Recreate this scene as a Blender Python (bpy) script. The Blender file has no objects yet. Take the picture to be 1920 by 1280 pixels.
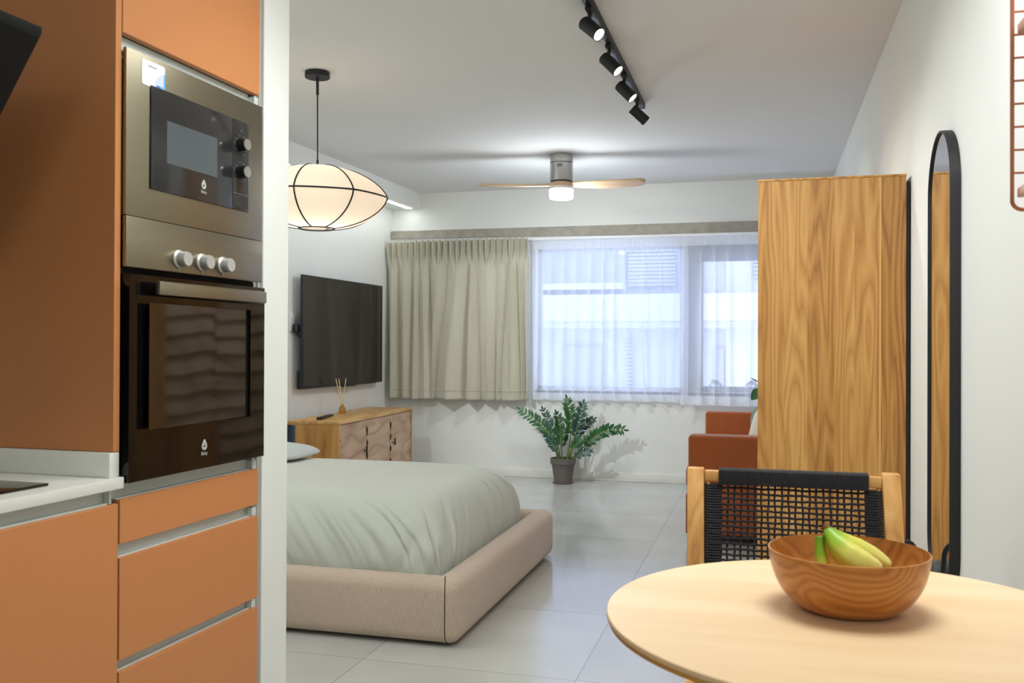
import bpy, bmesh, math, random
from mathutils import Vector, Matrix, noise
R = math.radians
random.seed(7)
scn = bpy.context.scene
C = scn.collection
PI = math.pi

# ------------------------------------------------------------------ materials
def srgb(r, g, b):
    def f(c):
        c /= 255.0
        return c / 12.92 if c <= 0.04045 else ((c + 0.055) / 1.055) ** 2.4
    return (f(r), f(g), f(b), 1.0)

class N:
    """small node-tree helper"""
    def __init__(s, name):
        s.m = bpy.data.materials.new(name); s.m.use_nodes = True
        s.t = s.m.node_tree; s.n = s.t.nodes
        s.b = s.n['Principled BSDF']; s.out = s.n['Material Output']
    def new(s, typ, **kw):
        n = s.n.new(typ)
        for k, v in kw.items(): setattr(n, k, v)
        return n
    def link(s, a, b): s.t.links.new(a, b)
    def val(s, sock, v):
        if hasattr(v, 'bl_idname') or isinstance(v, bpy.types.NodeSocket): s.link(v, sock)
        else: sock.default_value = v
    def math(s, op, a, b=None, c=None):
        n = s.new('ShaderNodeMath', operation=op)
        s.val(n.inputs[0], a)
        if b is not None: s.val(n.inputs[1], b)
        if c is not None: s.val(n.inputs[2], c)
        return n.outputs[0]
    def comb(s, x, y, z):
        n = s.new('ShaderNodeCombineXYZ')
        for i, v in enumerate((x, y, z)): s.val(n.inputs[i], v)
        return n.outputs[0]
    def noise(s, vec, scale=1.0, detail=2.0, rough=0.5):
        n = s.new('ShaderNodeTexNoise'); s.link(vec, n.inputs['Vector'])
        n.inputs['Scale'].default_value = scale; n.inputs['Detail'].default_value = detail
        n.inputs['Roughness'].default_value = rough
        return n.outputs['Fac']
    def ramp(s, fac, stops):
        n = s.new('ShaderNodeValToRGB'); e = n.color_ramp.elements
        while len(e) < len(stops): e.new(0.5)
        for el, (p, c) in zip(e, stops): el.position = p; el.color = c
        s.link(fac, n.inputs[0]); return n.outputs[0]
    def obj(s):
        return s.new('ShaderNodeTexCoord').outputs['Object']
    def bump(s, h, strength=0.2, dist=0.01):
        n = s.new('ShaderNodeBump'); n.inputs['Strength'].default_value = strength
        n.inputs['Distance'].default_value = dist
        s.link(h, n.inputs['Height']); s.link(n.outputs[0], s.b.inputs['Normal'])

def plain(name, col, rough=0.5, metal=0.0, var=0.04, nscale=6.0, spec=0.5, ior=1.5, coat=0.0):
    m = N(name); b = m.b
    v = m.noise(m.obj(), nscale, 3.0)
    lo = tuple(max(0, c * (1 - var)) for c in col[:3]) + (1,)
    hi = tuple(min(1, c * (1 + var)) for c in col[:3]) + (1,)
    m.link(m.ramp(v, [(0.3, lo), (0.7, hi)]), b.inputs['Base Color'])
    b.inputs['Roughness'].default_value = rough; b.inputs['Metallic'].default_value = metal
    b.inputs['IOR'].default_value = ior; b.inputs['Specular IOR Level'].default_value = spec
    b.inputs['Coat Weight'].default_value = coat
    return m.m

def emit(name, col, strength):
    m = N(name)
    m.b.inputs['Base Color'].default_value = (0.9, 0.9, 0.9, 1)
    m.b.inputs['Emission Color'].default_value = col
    m.b.inputs['Emission Strength'].default_value = strength
    return m.m

def wood(name, dark, mid, light, along=2, across=0, plank=0.0, off=0.0, rings=13.0, ringw=0.45, rough=0.45,
         freq=5.0, lf=0.9, tone=0.35, fibre=0.22, seam=0.0, spec=0.4, coat=0.0, bounds=None, tones=None, knots=False, stops=(0.22, 0.5, 0.75)):
    m = N(name); b = m.b
    sep = m.new('ShaderNodeSeparateXYZ'); m.link(m.obj(), sep.inputs[0])
    oth = 3 - along - across
    a, l, o = sep.outputs[across], sep.outputs[along], sep.outputs[oth]
    sap = None
    if bounds:
        r = None
        for i, bd in enumerate(bounds):
            g = m.math('MULTIPLY', m.math('GREATER_THAN', a, bd), tones[i + 1] - tones[i])
            r = m.math('ADD', r if r is not None else tones[0], g)
        sap = m.math('LESS_THAN', m.math('ABSOLUTE', m.math('SUBTRACT', a, bounds[-1] - 0.004)), 0.0035)
    elif plank:
        pa = m.math('ADD', m.math('DIVIDE', a, plank), off)
        idx = m.math('FLOOR', pa)
        wn = m.new('ShaderNodeTexWhiteNoise', noise_dimensions='1D'); m.link(idx, wn.inputs['W'])
        r = wn.outputs['Value']
    else:
        r = m.math('ADD', 0.5, 0.0)
    v1 = m.comb(m.math('MULTIPLY_ADD', a, freq, m.math('MULTIPLY', r, 37.0)), m.math('MULTIPLY', o, freq),
                m.math('MULTIPLY_ADD', l, lf, m.math('MULTIPLY', r, 91.0)))
    n1 = m.noise(v1, 1.0, 2.0, 0.35)
    ring = m.math('MULTIPLY', m.math('PINGPONG', m.math('MULTIPLY', n1, rings), 0.5), 2.0)
    ring = m.math('POWER', ring, 0.7)
    v2 = m.comb(m.math('MULTIPLY', a, 220.0), m.math('MULTIPLY', o, 220.0), m.math('MULTIPLY', l, 5.0))
    n2 = m.noise(v2, 1.0, 2.0)
    v3 = m.comb(m.math('MULTIPLY_ADD', a, freq * 2.2, m.math('MULTIPLY', r, 11.0)), m.math('MULTIPLY', o, freq * 2.2), m.math('MULTIPLY', l, lf * 0.8))
    n3 = m.noise(v3, 1.0, 1.0)
    f = m.math('MULTIPLY', ring, ringw)
    f = m.math('MULTIPLY_ADD', n2, fibre, f)
    f = m.math('MULTIPLY_ADD', r, tone, f)
    f = m.math('MULTIPLY_ADD', n3, 0.5, f)
    tot = ringw + fibre + tone + 0.5
    f = m.math('DIVIDE', f, tot)
    if seam and plank:
        fr = m.math('FRACT', pa)
        s_ = m.math('LESS_THAN', fr, seam)
        f = m.math('SUBTRACT', f, m.math('MULTIPLY', s_, 0.25))
    if knots:
        vo = m.new('ShaderNodeTexVoronoi'); vo.inputs['Scale'].default_value = 1.0; vo.inputs['Randomness'].default_value = 1.0
        m.link(m.comb(m.math('MULTIPLY', a, 9.0), 0.0, m.math('MULTIPLY', l, 4.0)), vo.inputs['Vector'])
        wk = m.new('ShaderNodeTexWhiteNoise', noise_dimensions='3D'); m.link(vo.outputs['Position'], wk.inputs['Vector'])
        kn = m.math('MULTIPLY', m.math('LESS_THAN', vo.outputs['Distance'], 0.055), m.math('GREATER_THAN', wk.outputs['Value'], 0.72))
        f = m.math('SUBTRACT', f, m.math('MULTIPLY', kn, 0.45))
    if sap is not None: f = m.math('MULTIPLY_ADD', sap, 0.35, f)
    m.link(m.ramp(f, [(stops[0], dark), (stops[1], mid), (stops[2], light)]), b.inputs['Base Color'])
    b.inputs['Roughness'].default_value = rough
    b.inputs['Specular IOR Level'].default_value = spec
    b.inputs['Coat Weight'].default_value = coat
    b.inputs['Coat Roughness'].default_value = 0.25
    m.bump(n2, 0.08, 0.002)
    return m.m

def fabric(name, col, var=0.12, stretch=(90, 90, 90), rough=0.9, sheen=0.25, bump=0.25, big=0.05):
    m = N(name); b = m.b
    mp = m.new('ShaderNodeMapping'); m.link(m.obj(), mp.inputs[0]); mp.inputs['Scale'].default_value = stretch
    v = m.noise(mp.outputs[0], 1.0, 3.0)
    v2 = m.noise(m.obj(), 2.5, 2.0)
    f = m.math('MULTIPLY_ADD', v2, big / max(var, 0.001), v)
    lo = tuple(c * (1 - var) for c in col[:3]) + (1,); hi = tuple(min(1, c * (1 + var)) for c in col[:3]) + (1,)
    m.link(m.ramp(f, [(0.35, lo), (0.85, hi)]), b.inputs['Base Color'])
    b.inputs['Roughness'].default_value = rough; b.inputs['Sheen Weight'].default_value = sheen
    b.inputs['Specular IOR Level'].default_value = 0.2
    m.bump(v, bump, 0.003)
    return m.m

def brushed(name, col, rough, horiz=1):
    m = N(name); b = m.b
    mp = m.new('ShaderNodeMapping'); m.link(m.obj(), mp.inputs[0])
    mp.inputs['Scale'].default_value = (4, 4, 600) if horiz else (300, 300, 3)
    v = m.noise(mp.outputs[0], 1.0, 2.0)
    lo = tuple(c * 0.92 for c in col[:3]) + (1,); hi = tuple(min(1, c * 1.06) for c in col[:3]) + (1,)
    m.link(m.ramp(v, [(0.3, lo), (0.7, hi)]), b.inputs['Base Color'])
    b.inputs['Metallic'].default_value = 1.0; b.inputs['Roughness'].default_value = rough
    return m.m

def floor_mat():
    m = N('polished_terrazzo_tiles'); b = m.b
    co = m.obj(); sep = m.new('ShaderNodeSeparateXYZ'); m.link(co, sep.inputs[0])
    T = 0.828
    def line(s, o):
        q = m.math('FRACT', m.math('DIVIDE', m.math('ADD', s, o), T))
        q = m.math('ABSOLUTE', m.math('SUBTRACT', q, 0.5))
        return m.math('GREATER_THAN', q, 0.5 - 0.0026)
    ln = m.math('MAXIMUM', line(sep.outputs[0], 0.655 + 8 * T), line(sep.outputs[1], -3.26 + 8 * T))
    ix = m.math('FLOOR', m.math('DIVIDE', m.math('ADD', sep.outputs[0], 0.655 + 8 * T), T))
    iy = m.math('FLOOR', m.math('DIVIDE', m.math('ADD', sep.outputs[1], -3.26 + 8 * T), T))
    wn = m.new('ShaderNodeTexWhiteNoise', noise_dimensions='3D'); m.link(m.comb(ix, iy, 0.0), wn.inputs['Vector'])
    sp = m.noise(co, 190.0, 3.0, 0.7)
    cl = m.noise(co, 3.0, 3.0)
    f = m.math('MULTIPLY_ADD', sp, 0.62, m.math('MULTIPLY', cl, 0.28))
    f = m.math('MULTIPLY_ADD', wn.outputs['Value'], 0.12, f)
    col = m.ramp(f, [(0.25, srgb(164, 163, 158)), (0.5, srgb(185, 185, 180)), (0.75, srgb(202, 202, 197))])
    mx = m.new('ShaderNodeMix', data_type='RGBA'); m.link(m.math('MULTIPLY', ln, 0.55), mx.inputs['Factor'])
    m.link(col, mx.inputs[6]); mx.inputs[7].default_value = srgb(110, 110, 106)
    m.link(mx.outputs[2], b.inputs['Base Color'])
    rg = m.math('MULTIPLY_ADD', cl, 0.14, 0.07)
    m.link(rg, b.inputs['Roughness'])
    b.inputs['Specular IOR Level'].default_value = 0.55
    return m.m

def sheer_mat(name, col, transp, tl=0.6):
    m = N(name); m.n.remove(m.b)
    mp = m.new('ShaderNodeMapping'); m.link(m.obj(), mp.inputs[0]); mp.inputs['Scale'].default_value = (260, 260, 260)
    v = m.noise(mp.outputs[0], 1.0, 1.0)
    c = m.ramp(v, [(0.3, tuple(x * 0.96 for x in col[:3]) + (1,)), (0.7, col)])
    t = m.new('ShaderNodeBsdfTransparent'); tr = m.new('ShaderNodeBsdfTranslucent'); d = m.new('ShaderNodeBsdfDiffuse')
    m.link(c, tr.inputs[0]); m.link(c, d.inputs[0])
    a = m.new('ShaderNodeMixShader'); a.inputs[0].default_value = tl
    m.link(d.outputs[0], a.inputs[1]); m.link(tr.outputs[0], a.inputs[2])
    # a weave seen at a slant closes up
    lw = m.new('ShaderNodeLayerWeight'); lw.inputs[0].default_value = 0.5
    f = m.math('MULTIPLY', m.math('SUBTRACT', 1.0, m.math('POWER', lw.outputs['Facing'], 1.3)), transp)
    mx = m.new('ShaderNodeMixShader'); m.link(f, mx.inputs[0])
    m.link(a.outputs[0], mx.inputs[1]); m.link(t.outputs[0], mx.inputs[2])
    m.link(mx.outputs[0], m.out.inputs[0]); return m.m

def shade_mat(name, col, tl=0.6):
    m = N(name); m.n.remove(m.b)
    v = m.noise(m.obj(), 160.0, 2.0)
    c = m.ramp(v, [(0.3, tuple(x * 0.95 for x in col[:3]) + (1,)), (0.7, col)])
    tr = m.new('ShaderNodeBsdfTranslucent'); d = m.new('ShaderNodeBsdfDiffuse')
    m.link(c, tr.inputs[0]); m.link(c, d.inputs[0])
    a = m.new('ShaderNodeMixShader'); a.inputs[0].default_value = tl
    m.link(d.outputs[0], a.inputs[1]); m.link(tr.outputs[0], a.inputs[2])
    m.link(a.outputs[0], m.out.inputs[0]); return m.m

def glass_mat(name, tint, refl=0.02):
    m = N(name); m.n.remove(m.b)
    v = m.noise(m.obj(), 2.0, 1.0)
    c = m.ramp(v, [(0.0, tuple(x * 0.99 for x in tint[:3]) + (1,)), (1.0, tint)])
    t = m.new('ShaderNodeBsdfTransparent'); m.link(c, t.inputs[0])
    g = m.new('ShaderNodeBsdfGlossy'); g.inputs['Roughness'].default_value = 0.02
    mx = m.new('ShaderNodeMixShader'); mx.inputs[0].default_value = refl
    m.link(t.outputs[0], mx.inputs[1]); m.link(g.outputs[0], mx.inputs[2])
    m.link(mx.outputs[0], m.out.inputs[0]); return m.m

def banana_mat():
    m = N('banana_peel'); b = m.b
    a = m.new('ShaderNodeAttribute'); a.attribute_name = 'along'
    n = m.noise(m.obj(), 45.0, 3.0)
    f = m.math('ADD', a.outputs['Fac'], m.math('MULTIPLY', m.math('SUBTRACT', n, 0.5), 0.25))
    m.link(m.ramp(f, [(0.0, srgb(120, 110, 60)), (0.06, srgb(120, 165, 30)), (0.24, srgb(150, 192, 36)), (0.42, srgb(212, 212, 84)),
                      (0.90, srgb(236, 220, 130)), (0.955, srgb(90, 72, 56))]), b.inputs['Base Color'])
    b.inputs['Roughness'].default_value = 0.4
    return m.m

M = {}
M['wall'] = plain('white_plaster', srgb(232, 233, 229), 0.85, var=0.012, nscale=3)
M['ceil'] = plain('ceiling_paint', srgb(228, 229, 228), 0.9, var=0.012, nscale=2)
M['floor'] = floor_mat()
M['skirt'] = plain('skirting_tile', srgb(228, 228, 222), 0.3, var=0.03)
M['concrete'] = plain('raw_concrete', srgb(164, 158, 146), 0.85, var=0.14, nscale=14)
M['terra'] = plain('terracotta_laminate', srgb(201, 132, 80), 0.48, var=0.012, nscale=30, spec=0.4)
M['alu'] = plain('pale_aluminium', srgb(206, 214, 210), 0.45, metal=0.1, var=0.02)
M['carc'] = plain('grey_carcass', srgb(176, 180, 172), 0.6, var=0.02)
M['stone'] = plain('white_worktop', srgb(226, 226, 218), 0.3, var=0.015, nscale=40)
M['steel'] = brushed('brushed_steel', srgb(148, 139, 118), 0.36)
M['fansteel'] = brushed('brushed_nickel', srgb(182, 180, 176), 0.3, 0)
M['chrome'] = plain('satin_chrome', srgb(225, 225, 222), 0.25, metal=1.0, var=0.02)
M['knob'] = plain('silver_knob', srgb(205, 205, 203), 0.4, metal=0.6, var=0.02)
M['black'] = plain('black_plastic', srgb(20, 20, 22), 0.4, var=0.1)
M['matblack'] = plain('matt_black_metal', srgb(24, 24, 26), 0.55, var=0.1)
M['hood'] = plain('black_hood_paint', srgb(9, 9, 10), 0.45, var=0.1, spec=0.3)
M['bglass'] = plain('black_glass', srgb(14, 12, 11), 0.05, var=0.05, ior=1.42)
M['mglass'] = plain('dark_grey_glass', srgb(44, 43, 43), 0.12, var=0.04)
M['mwin'] = plain('microwave_window_glass', srgb(82, 88, 92), 0.2, var=0.05)
M['owin'] = plain('coated_oven_glass', srgb(26, 21, 16), 0.045, var=0.05, ior=1.62, spec=0.5)
M['logo'] = plain('pale_print', srgb(190, 190, 182), 0.6, var=0.02)
M['faint'] = plain('faint_print', srgb(120, 120, 118), 0.6, var=0.02)
M['paper'] = plain('white_sticker', srgb(240, 240, 242), 0.5, var=0.01)
M['blue1'] = plain('sticker_blue', srgb(10, 120, 205), 0.5, var=0.02)
M['blue2'] = plain('sticker_sky_blue', srgb(100, 185, 245), 0.5, var=0.02)
M['lav'] = plain('sticker_lavender', srgb(214, 220, 238), 0.5, var=0.02)
M['inkgrey'] = plain('sticker_ink', srgb(150, 165, 185), 0.6, var=0.02)
teak = (srgb(136, 86, 36), srgb(188, 134, 70), srgb(216, 166, 98))
M['teak'] = wood('teak_planks', *teak, along=2, across=0, bounds=[0.102, 0.191, 0.293, 0.368, 0.467], tones=[0.62, 0.78, 0.36, 0.70, 0.58, 0.10], knots=True, rings=12, ringw=0.40, tone=0.5, fibre=0.36, freq=11, lf=0.85, rough=0.42)
M['teakY'] = wood('teak_planks_deep', *teak, along=2, across=1, plank=0.11, off=0.2, rings=12, tone=0.4, seam=0.01)
M['wave'] = wood('carved_teak_front', srgb(154, 120, 92), srgb(190, 157, 126), srgb(208, 179, 150), along=1, across=2, plank=0.0, rings=6, ringw=0.35, freq=4, lf=1.6, tone=0.1)
M['dress'] = wood('oiled_acacia_planks', srgb(156, 110, 54), srgb(204, 156, 90), srgb(224, 180, 114), along=2, across=0, plank=0.085, off=0.1, rings=6, ringw=0.3, tone=0.35, seam=0.015)
M['dresstop'] = wood('oiled_acacia_top', srgb(168, 122, 66), srgb(205, 162, 102), srgb(226, 188, 130), along=1, across=0, plank=0.09, rings=8, tone=0.35, seam=0.012)
M['birch'] = wood('pale_birch_veneer', srgb(226, 192, 148), srgb(237, 208, 166), srgb(243, 218, 180), along=0, across=1, plank=0.11, off=0.4, rings=3, ringw=0.2, tone=0.3, fibre=0.2, rough=0.42, lf=1.5)
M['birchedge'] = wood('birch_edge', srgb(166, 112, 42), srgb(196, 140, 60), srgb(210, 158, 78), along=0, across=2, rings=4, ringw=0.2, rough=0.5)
M['bowl'] = wood('turned_teak_bowl', srgb(140, 84, 28), srgb(178, 112, 46), srgb(200, 138, 68), along=0, across=2, rings=16, ringw=0.30, freq=8, lf=3.0, rough=0.35, tone=0.05, fibre=0.12, coat=0.25)
M['chairw'] = wood('chair_teak', srgb(158, 106, 50), srgb(206, 152, 86), srgb(226, 178, 112), along=2, across=0, rings=7, ringw=0.35, freq=12, lf=1.2, rough=0.4)
M['rope'] = fabric('black_rope', srgb(42, 42, 46), 0.25, (500, 500, 500), rough=0.75, sheen=0.1)
M['bedfab'] = fabric('taupe_upholstery', srgb(184, 165, 147), 0.14, (230, 230, 26), bump=0.35)
M['duvet'] = fabric('sage_cotton', srgb(190, 194, 182), 0.03, (300, 300, 300), rough=0.75, sheen=0.3, bump=0.05, big=0.01)
M['pillow'] = fabric('grey_cotton', srgb(186, 192, 190), 0.03, (300, 300, 300), rough=0.8, bump=0.05)
M['curtain'] = fabric('greige_curtain', srgb(194, 189, 172), 0.04, (400, 400, 400), rough=0.7, sheen=0.3, bump=0.06)
M['sheer'] = sheer_mat('white_sheer', (0.95, 0.96, 0.98, 1), 0.42, 0.62)
M['tape'] = sheer_mat('sheer_heading_tape', (0.93, 0.94, 0.95, 1), 0.12, 0.6)
M['hem'] = sheer_mat('sheer_hem', (0.95, 0.96, 0.98, 1), 0.12, 0.6)
M['rust'] = fabric('rust_velvet', srgb(152, 80, 38), 0.06, (180, 180, 180), rough=0.8, sheen=0.35, bump=0.1)
M['white'] = plain('white_plastic', srgb(232, 233, 232), 0.4, var=0.01)
M['socketgrey'] = plain('socket_grey', srgb(196, 200, 198), 0.4, var=0.02)
M['fanwood'] = wood('fan_oak', srgb(172, 140, 108), srgb(200, 170, 136), srgb(214, 188, 158), along=0, across=1, rings=5, ringw=0.3, freq=14, lf=1.5)
M['fanlamp'] = emit('fan_lamp_diffuser', (0.97, 0.99, 1, 1), 34.0)
M['fanring'] = plain('lamp_ring', srgb(225, 218, 214), 0.4, var=0.01)
M['strip'] = emit('led_strip_light', (0.93, 1.0, 0.98, 1), 10.0)
M['bulb'] = emit('pendant_bulb', (1, 0.88, 0.74, 1), 5.0)
M['spotface'] = emit('spot_lens', (1, 0.93, 0.80, 1), 7.0)
M['shade'] = shade_mat('cream_linen_shade', (0.90, 0.83, 0.74, 1), 0.62)
M['screen'] = plain('tv_screen_glass', srgb(18, 17, 17), 0.10, var=0.05, ior=1.6)
M['tvbez'] = plain('tv_bezel', srgb(22, 26, 30), 0.4, var=0.05)
M['pot'] = plain('brown_grey_pot', srgb(104, 96, 92), 0.7, var=0.06)
M['soil'] = plain('potting_soil', srgb(52, 42, 34), 0.95, var=0.3, nscale=60)
M['leaf'] = plain('glossy_leaf', srgb(38, 92, 42), 0.3, var=0.35, nscale=16)
M['leafdk'] = plain('blue_green_leaf', srgb(46, 84, 74), 0.32, var=0.3, nscale=16)
M['stem'] = plain('green_stem', srgb(104, 124, 66), 0.5, var=0.15, nscale=20)
M['coir'] = plain('coir_pole', srgb(104, 52, 40), 0.95, var=0.25, nscale=60)
M['mirror'] = plain('mirror_silver', (0.88, 0.88, 0.88, 1), 0.0, metal=1.0, var=0.002)
M['copper'] = plain('copper_wire', srgb(198, 132, 104), 0.35, metal=0.7, var=0.05)
M['pegw'] = wood('peg_wood', srgb(170, 122, 100), srgb(205, 160, 138), srgb(220, 180, 160), along=2, across=0, rings=4)
M['navy'] = fabric('navy_shade', srgb(40, 50, 66), 0.06, (300, 300, 300))
M['frame_dark'] = plain('slate_window_frame', srgb(104, 114, 134), 0.5, var=0.03)
M['frame_light'] = plain('pale_window_frame', srgb(214, 218, 224), 0.5, var=0.02)
M['glass'] = glass_mat('window_glass', (0.97, 0.98, 1.0, 1))
M['glassb'] = glass_mat('bluish_window_glass', (0.84, 0.88, 0.97, 1))
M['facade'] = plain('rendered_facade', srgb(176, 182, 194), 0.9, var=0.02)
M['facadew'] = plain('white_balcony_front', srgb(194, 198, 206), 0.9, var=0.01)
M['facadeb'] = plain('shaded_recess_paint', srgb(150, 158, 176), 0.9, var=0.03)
M['shutter'] = plain('roller_shutter', srgb(160, 166, 178), 0.7, var=0.02)
M['shrub'] = plain('window_box_leaf', srgb(92, 112, 106), 0.7, var=0.3, nscale=40)
M['bottle'] = glass_mat('amber_bottle_glass', (0.95, 0.78, 0.45, 1), 0.1)
M['reed'] = plain('reed', srgb(230, 206, 150), 0.7, var=0.06)
M['gold'] = plain('brass_collar', srgb(206, 168, 92), 0.3, metal=1.0, var=0.03)
M['bag'] = fabric('black_nylon', srgb(34, 34, 38), 0.15, (400, 400, 400), rough=0.6, bump=0.1)
M['tan'] = fabric('tan_trim', srgb(170, 110, 60), 0.1, (300, 300, 300))
M['sagecush'] = fabric('sage_velvet', srgb(128, 146, 132), 0.06, (200, 200, 200))
M['cream'] = fabric('cream_cotton', srgb(226, 222, 208), 0.04, (300, 300, 300))
M['banana'] = banana_mat()
M['crown'] = plain('banana_crown', srgb(140, 98, 52), 0.8, var=0.2, nscale=60)
M['dark'] = plain('dark_gap', srgb(30, 24, 20), 0.8, var=0.1)

# ------------------------------------------------------------------ geometry
def box(bm, x0, x1, y0, y1, z0, z1, bev=0.0, seg=2):
    r = bmesh.ops.create_cube(bm, size=1.0)
    vs = r['verts']
    for v in vs:
        v.co = Vector(((x0 + x1) / 2 + v.co.x * (x1 - x0), (y0 + y1) / 2 + v.co.y * (y1 - y0), (z0 + z1) / 2 + v.co.z * (z1 - z0)))
    if bev > 0:
        es = list({e for v in vs for e in v.link_edges})
        bmesh.ops.bevel(bm, geom=es, offset=bev, segments=seg, profile=0.5, affect='EDGES')

def tube(bm, pts, r, n=8, caps=True, flat=None):
    pts = [Vector(p) for p in pts]
    rs = r if isinstance(r, (list, tuple)) else [r] * len(pts)
    up = None; rings = []
    for i, p in enumerate(pts):
        a = pts[max(i - 1, 0)]; b = pts[min(i + 1, len(pts) - 1)]
        t = (b - a).normalized()
        if up is None:
            up = Vector((0, 0, 1)) if abs(t.z) < 0.9 else Vector((0, 1, 0))
        s = t.cross(up).normalized(); up = s.cross(t).normalized()
        ring = []
        for k in range(n):
            ang = 2 * PI * (k + 0.5) / n
            ring.append(bm.verts.new(p + (s * math.cos(ang) * (flat or 1.0) + up * math.sin(ang)) * rs[i]))
        rings.append(ring)
    for i in range(len(rings) - 1):
        for k in range(n):
            bm.faces.new((rings[i][k], rings[i][(k + 1) % n], rings[i + 1][(k + 1) % n], rings[i + 1][k]))
    if caps and n > 2:
        bm.faces.new(list(reversed(rings[0]))); bm.faces.new(rings[-1])
    return rings

def lathe(bm, prof, n=48, c=(0, 0, 0), closed=False):
    rings = []
    for r, z in prof:
        if r < 1e-5:
            rings.append([bm.verts.new((c[0], c[1], c[2] + z))])
        else:
            rings.append([bm.verts.new((c[0] + r * math.cos(2 * PI * k / n), c[1] + r * math.sin(2 * PI * k / n), c[2] + z)) for k in range(n)])
    m = len(rings)
    for i in range(m if closed else m - 1):
        a, b = rings[i], rings[(i + 1) % m]
        for k in range(n):
            k2 = (k + 1) % n
            if len(a) == 1 and len(b) == 1: continue
            if len(a) == 1: bm.faces.new((a[0], b[k2], b[k]))
            elif len(b) == 1: bm.faces.new((a[k], a[k2], b[0]))
            else: bm.faces.new((a[k], a[k2], b[k2], b[k]))

def prism(bm, poly, fn, t0, t1):
    """poly: list of 2D points; fn(u, v, t) -> 3D"""
    a = [bm.verts.new(fn(u, v, t0)) for u, v in poly]
    b = [bm.verts.new(fn(u, v, t1)) for u, v in poly]
    n = len(poly)
    bm.faces.new(a); bm.faces.new(list(reversed(b)))
    for i in range(n):
        bm.faces.new((a[i], b[i], b[(i + 1) % n], a[(i + 1) % n]))

def cyl(bm, p0, p1, r0, r1=None, n=24):
    tube(bm, [p0, p1], [r0, r0 if r1 is None else r1], n)

def grid(bm, nu, nv, fn, closed_u=False):
    vs = [[bm.verts.new(fn(i / (nu if closed_u else nu - 1), j / (nv - 1))) for i in range(nu)] for j in range(nv)]
    for j in range(nv - 1):
        for i in range(nu if closed_u else nu - 1):
            i2 = (i + 1) % nu
            bm.faces.new((vs[j][i], vs[j][i2], vs[j + 1][i2], vs[j + 1][i]))
    return vs

def superblob(bm, c, rx, ry, rz, e=0.5, nu=40, nv=20, pinch=0.0):
    def f(u, v):
        th = 2 * PI * u; ph = PI * (v - 0.5) * 0.999
        def sp(x, p): return math.copysign(abs(x) ** p, x)
        k = sp(math.cos(ph), 0.55)
        x, y, z = sp(math.cos(th), e) * k, sp(math.sin(th), e) * k, sp(math.sin(ph), 1.0)
        q = 1 - pinch * (x * x * y * y)
        return (c[0] + rx * x, c[1] + ry * y, c[2] + rz * z * q)
    vs = grid(bm, nu, nv, f, True)
    bm.faces.new(vs[-1]); bm.faces.new(list(reversed(vs[0])))

def BM(): return bmesh.new()

def obj(name, bm, mat, parent=None, sharp=0.6, solid=0.0):
    bmesh.ops.recalc_face_normals(bm, faces=bm.faces[:])
    for f in bm.faces: f.smooth = True
    for e in bm.edges:
        if len(e.link_faces) == 2 and e.calc_face_angle(0) > sharp: e.smooth = False
    me = bpy.data.meshes.new(name); bm.to_mesh(me); bm.free()
    o = bpy.data.objects.new(name, me); C.objects.link(o)
    for mm in (mat if isinstance(mat, (list, tuple)) else [mat]): me.materials.append(mm)
    if parent: o.parent = parent
    if solid:
        md = o.modifiers.new('thickness', 'SOLIDIFY'); md.thickness = solid; md.offset = 0
    return o

def tag(o, label, cat, group=None):
    o['label'] = label; o['category'] = cat
    if group: o['group'] = group
    return o

def thing(name, label, cat, loc=(0, 0, 0), rz=0.0, group=None):
    o = bpy.data.objects.new(name, None); C.objects.link(o)
    o.empty_display_size = 0.1; o.location = loc; o.rotation_euler = (0, 0, rz)
    return tag(o, label, cat, group)

def struct(name, bm, mat, loc=(0, 0, 0), rz=0.0, parent=None):
    o = obj(name, bm, mat, parent); o.location = loc; o.rotation_euler = (0, 0, rz)
    if not parent: o['kind'] = 'structure'
    return o

def bx(name, mat, parent, *a, bev=0.0, seg=2):
    bm = BM(); box(bm, *a, bev=bev, seg=seg); return obj(name, bm, mat, parent)

def dup(o, loc=None, rz=None):
    c = o.copy(); C.objects.link(c)
    if loc is not None: c.location = loc
    if rz is not None: c.rotation_euler = (0, 0, rz)
    for ch in list(o.children):
        d = ch.copy(); C.objects.link(d); d.parent = c
        for g in list(ch.children):
            e = g.copy(); C.objects.link(e); e.parent = d
    return c

def lamp(name, kind, loc, energy, col, size=0.1, target=None, spot=None, blend=0.5, shape=None):
    d = bpy.data.lights.new(name, kind); d.energy = energy; d.color = col
    if kind == 'AREA':
        d.size = size
        if shape: d.shape = shape
    else: d.shadow_soft_size = size
    if kind == 'SPOT': d.spot_size = spot; d.spot_blend = blend
    o = bpy.data.objects.new(name, d); C.objects.link(o); o.location = loc
    if target is not None:
        o.rotation_euler = (Vector(target) - Vector(loc)).to_track_quat('-Z', 'Y').to_euler()
    return o

# ------------------------------------------------------------------ the room
CEIL = 2.635; YB = 8.18; XR = 0.544
LD = Vector((0.034, 0.9994, 0)); LN = Vector((0.9994, -0.034, 0)); LC = Vector((-3.447, YB, 0))   # left wall direction and corner
LRZ = -math.asin(0.034)
KRZ = -math.asin(0.031); K0 = (-1.373, 2.31, 0)     # kitchen front line

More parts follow.
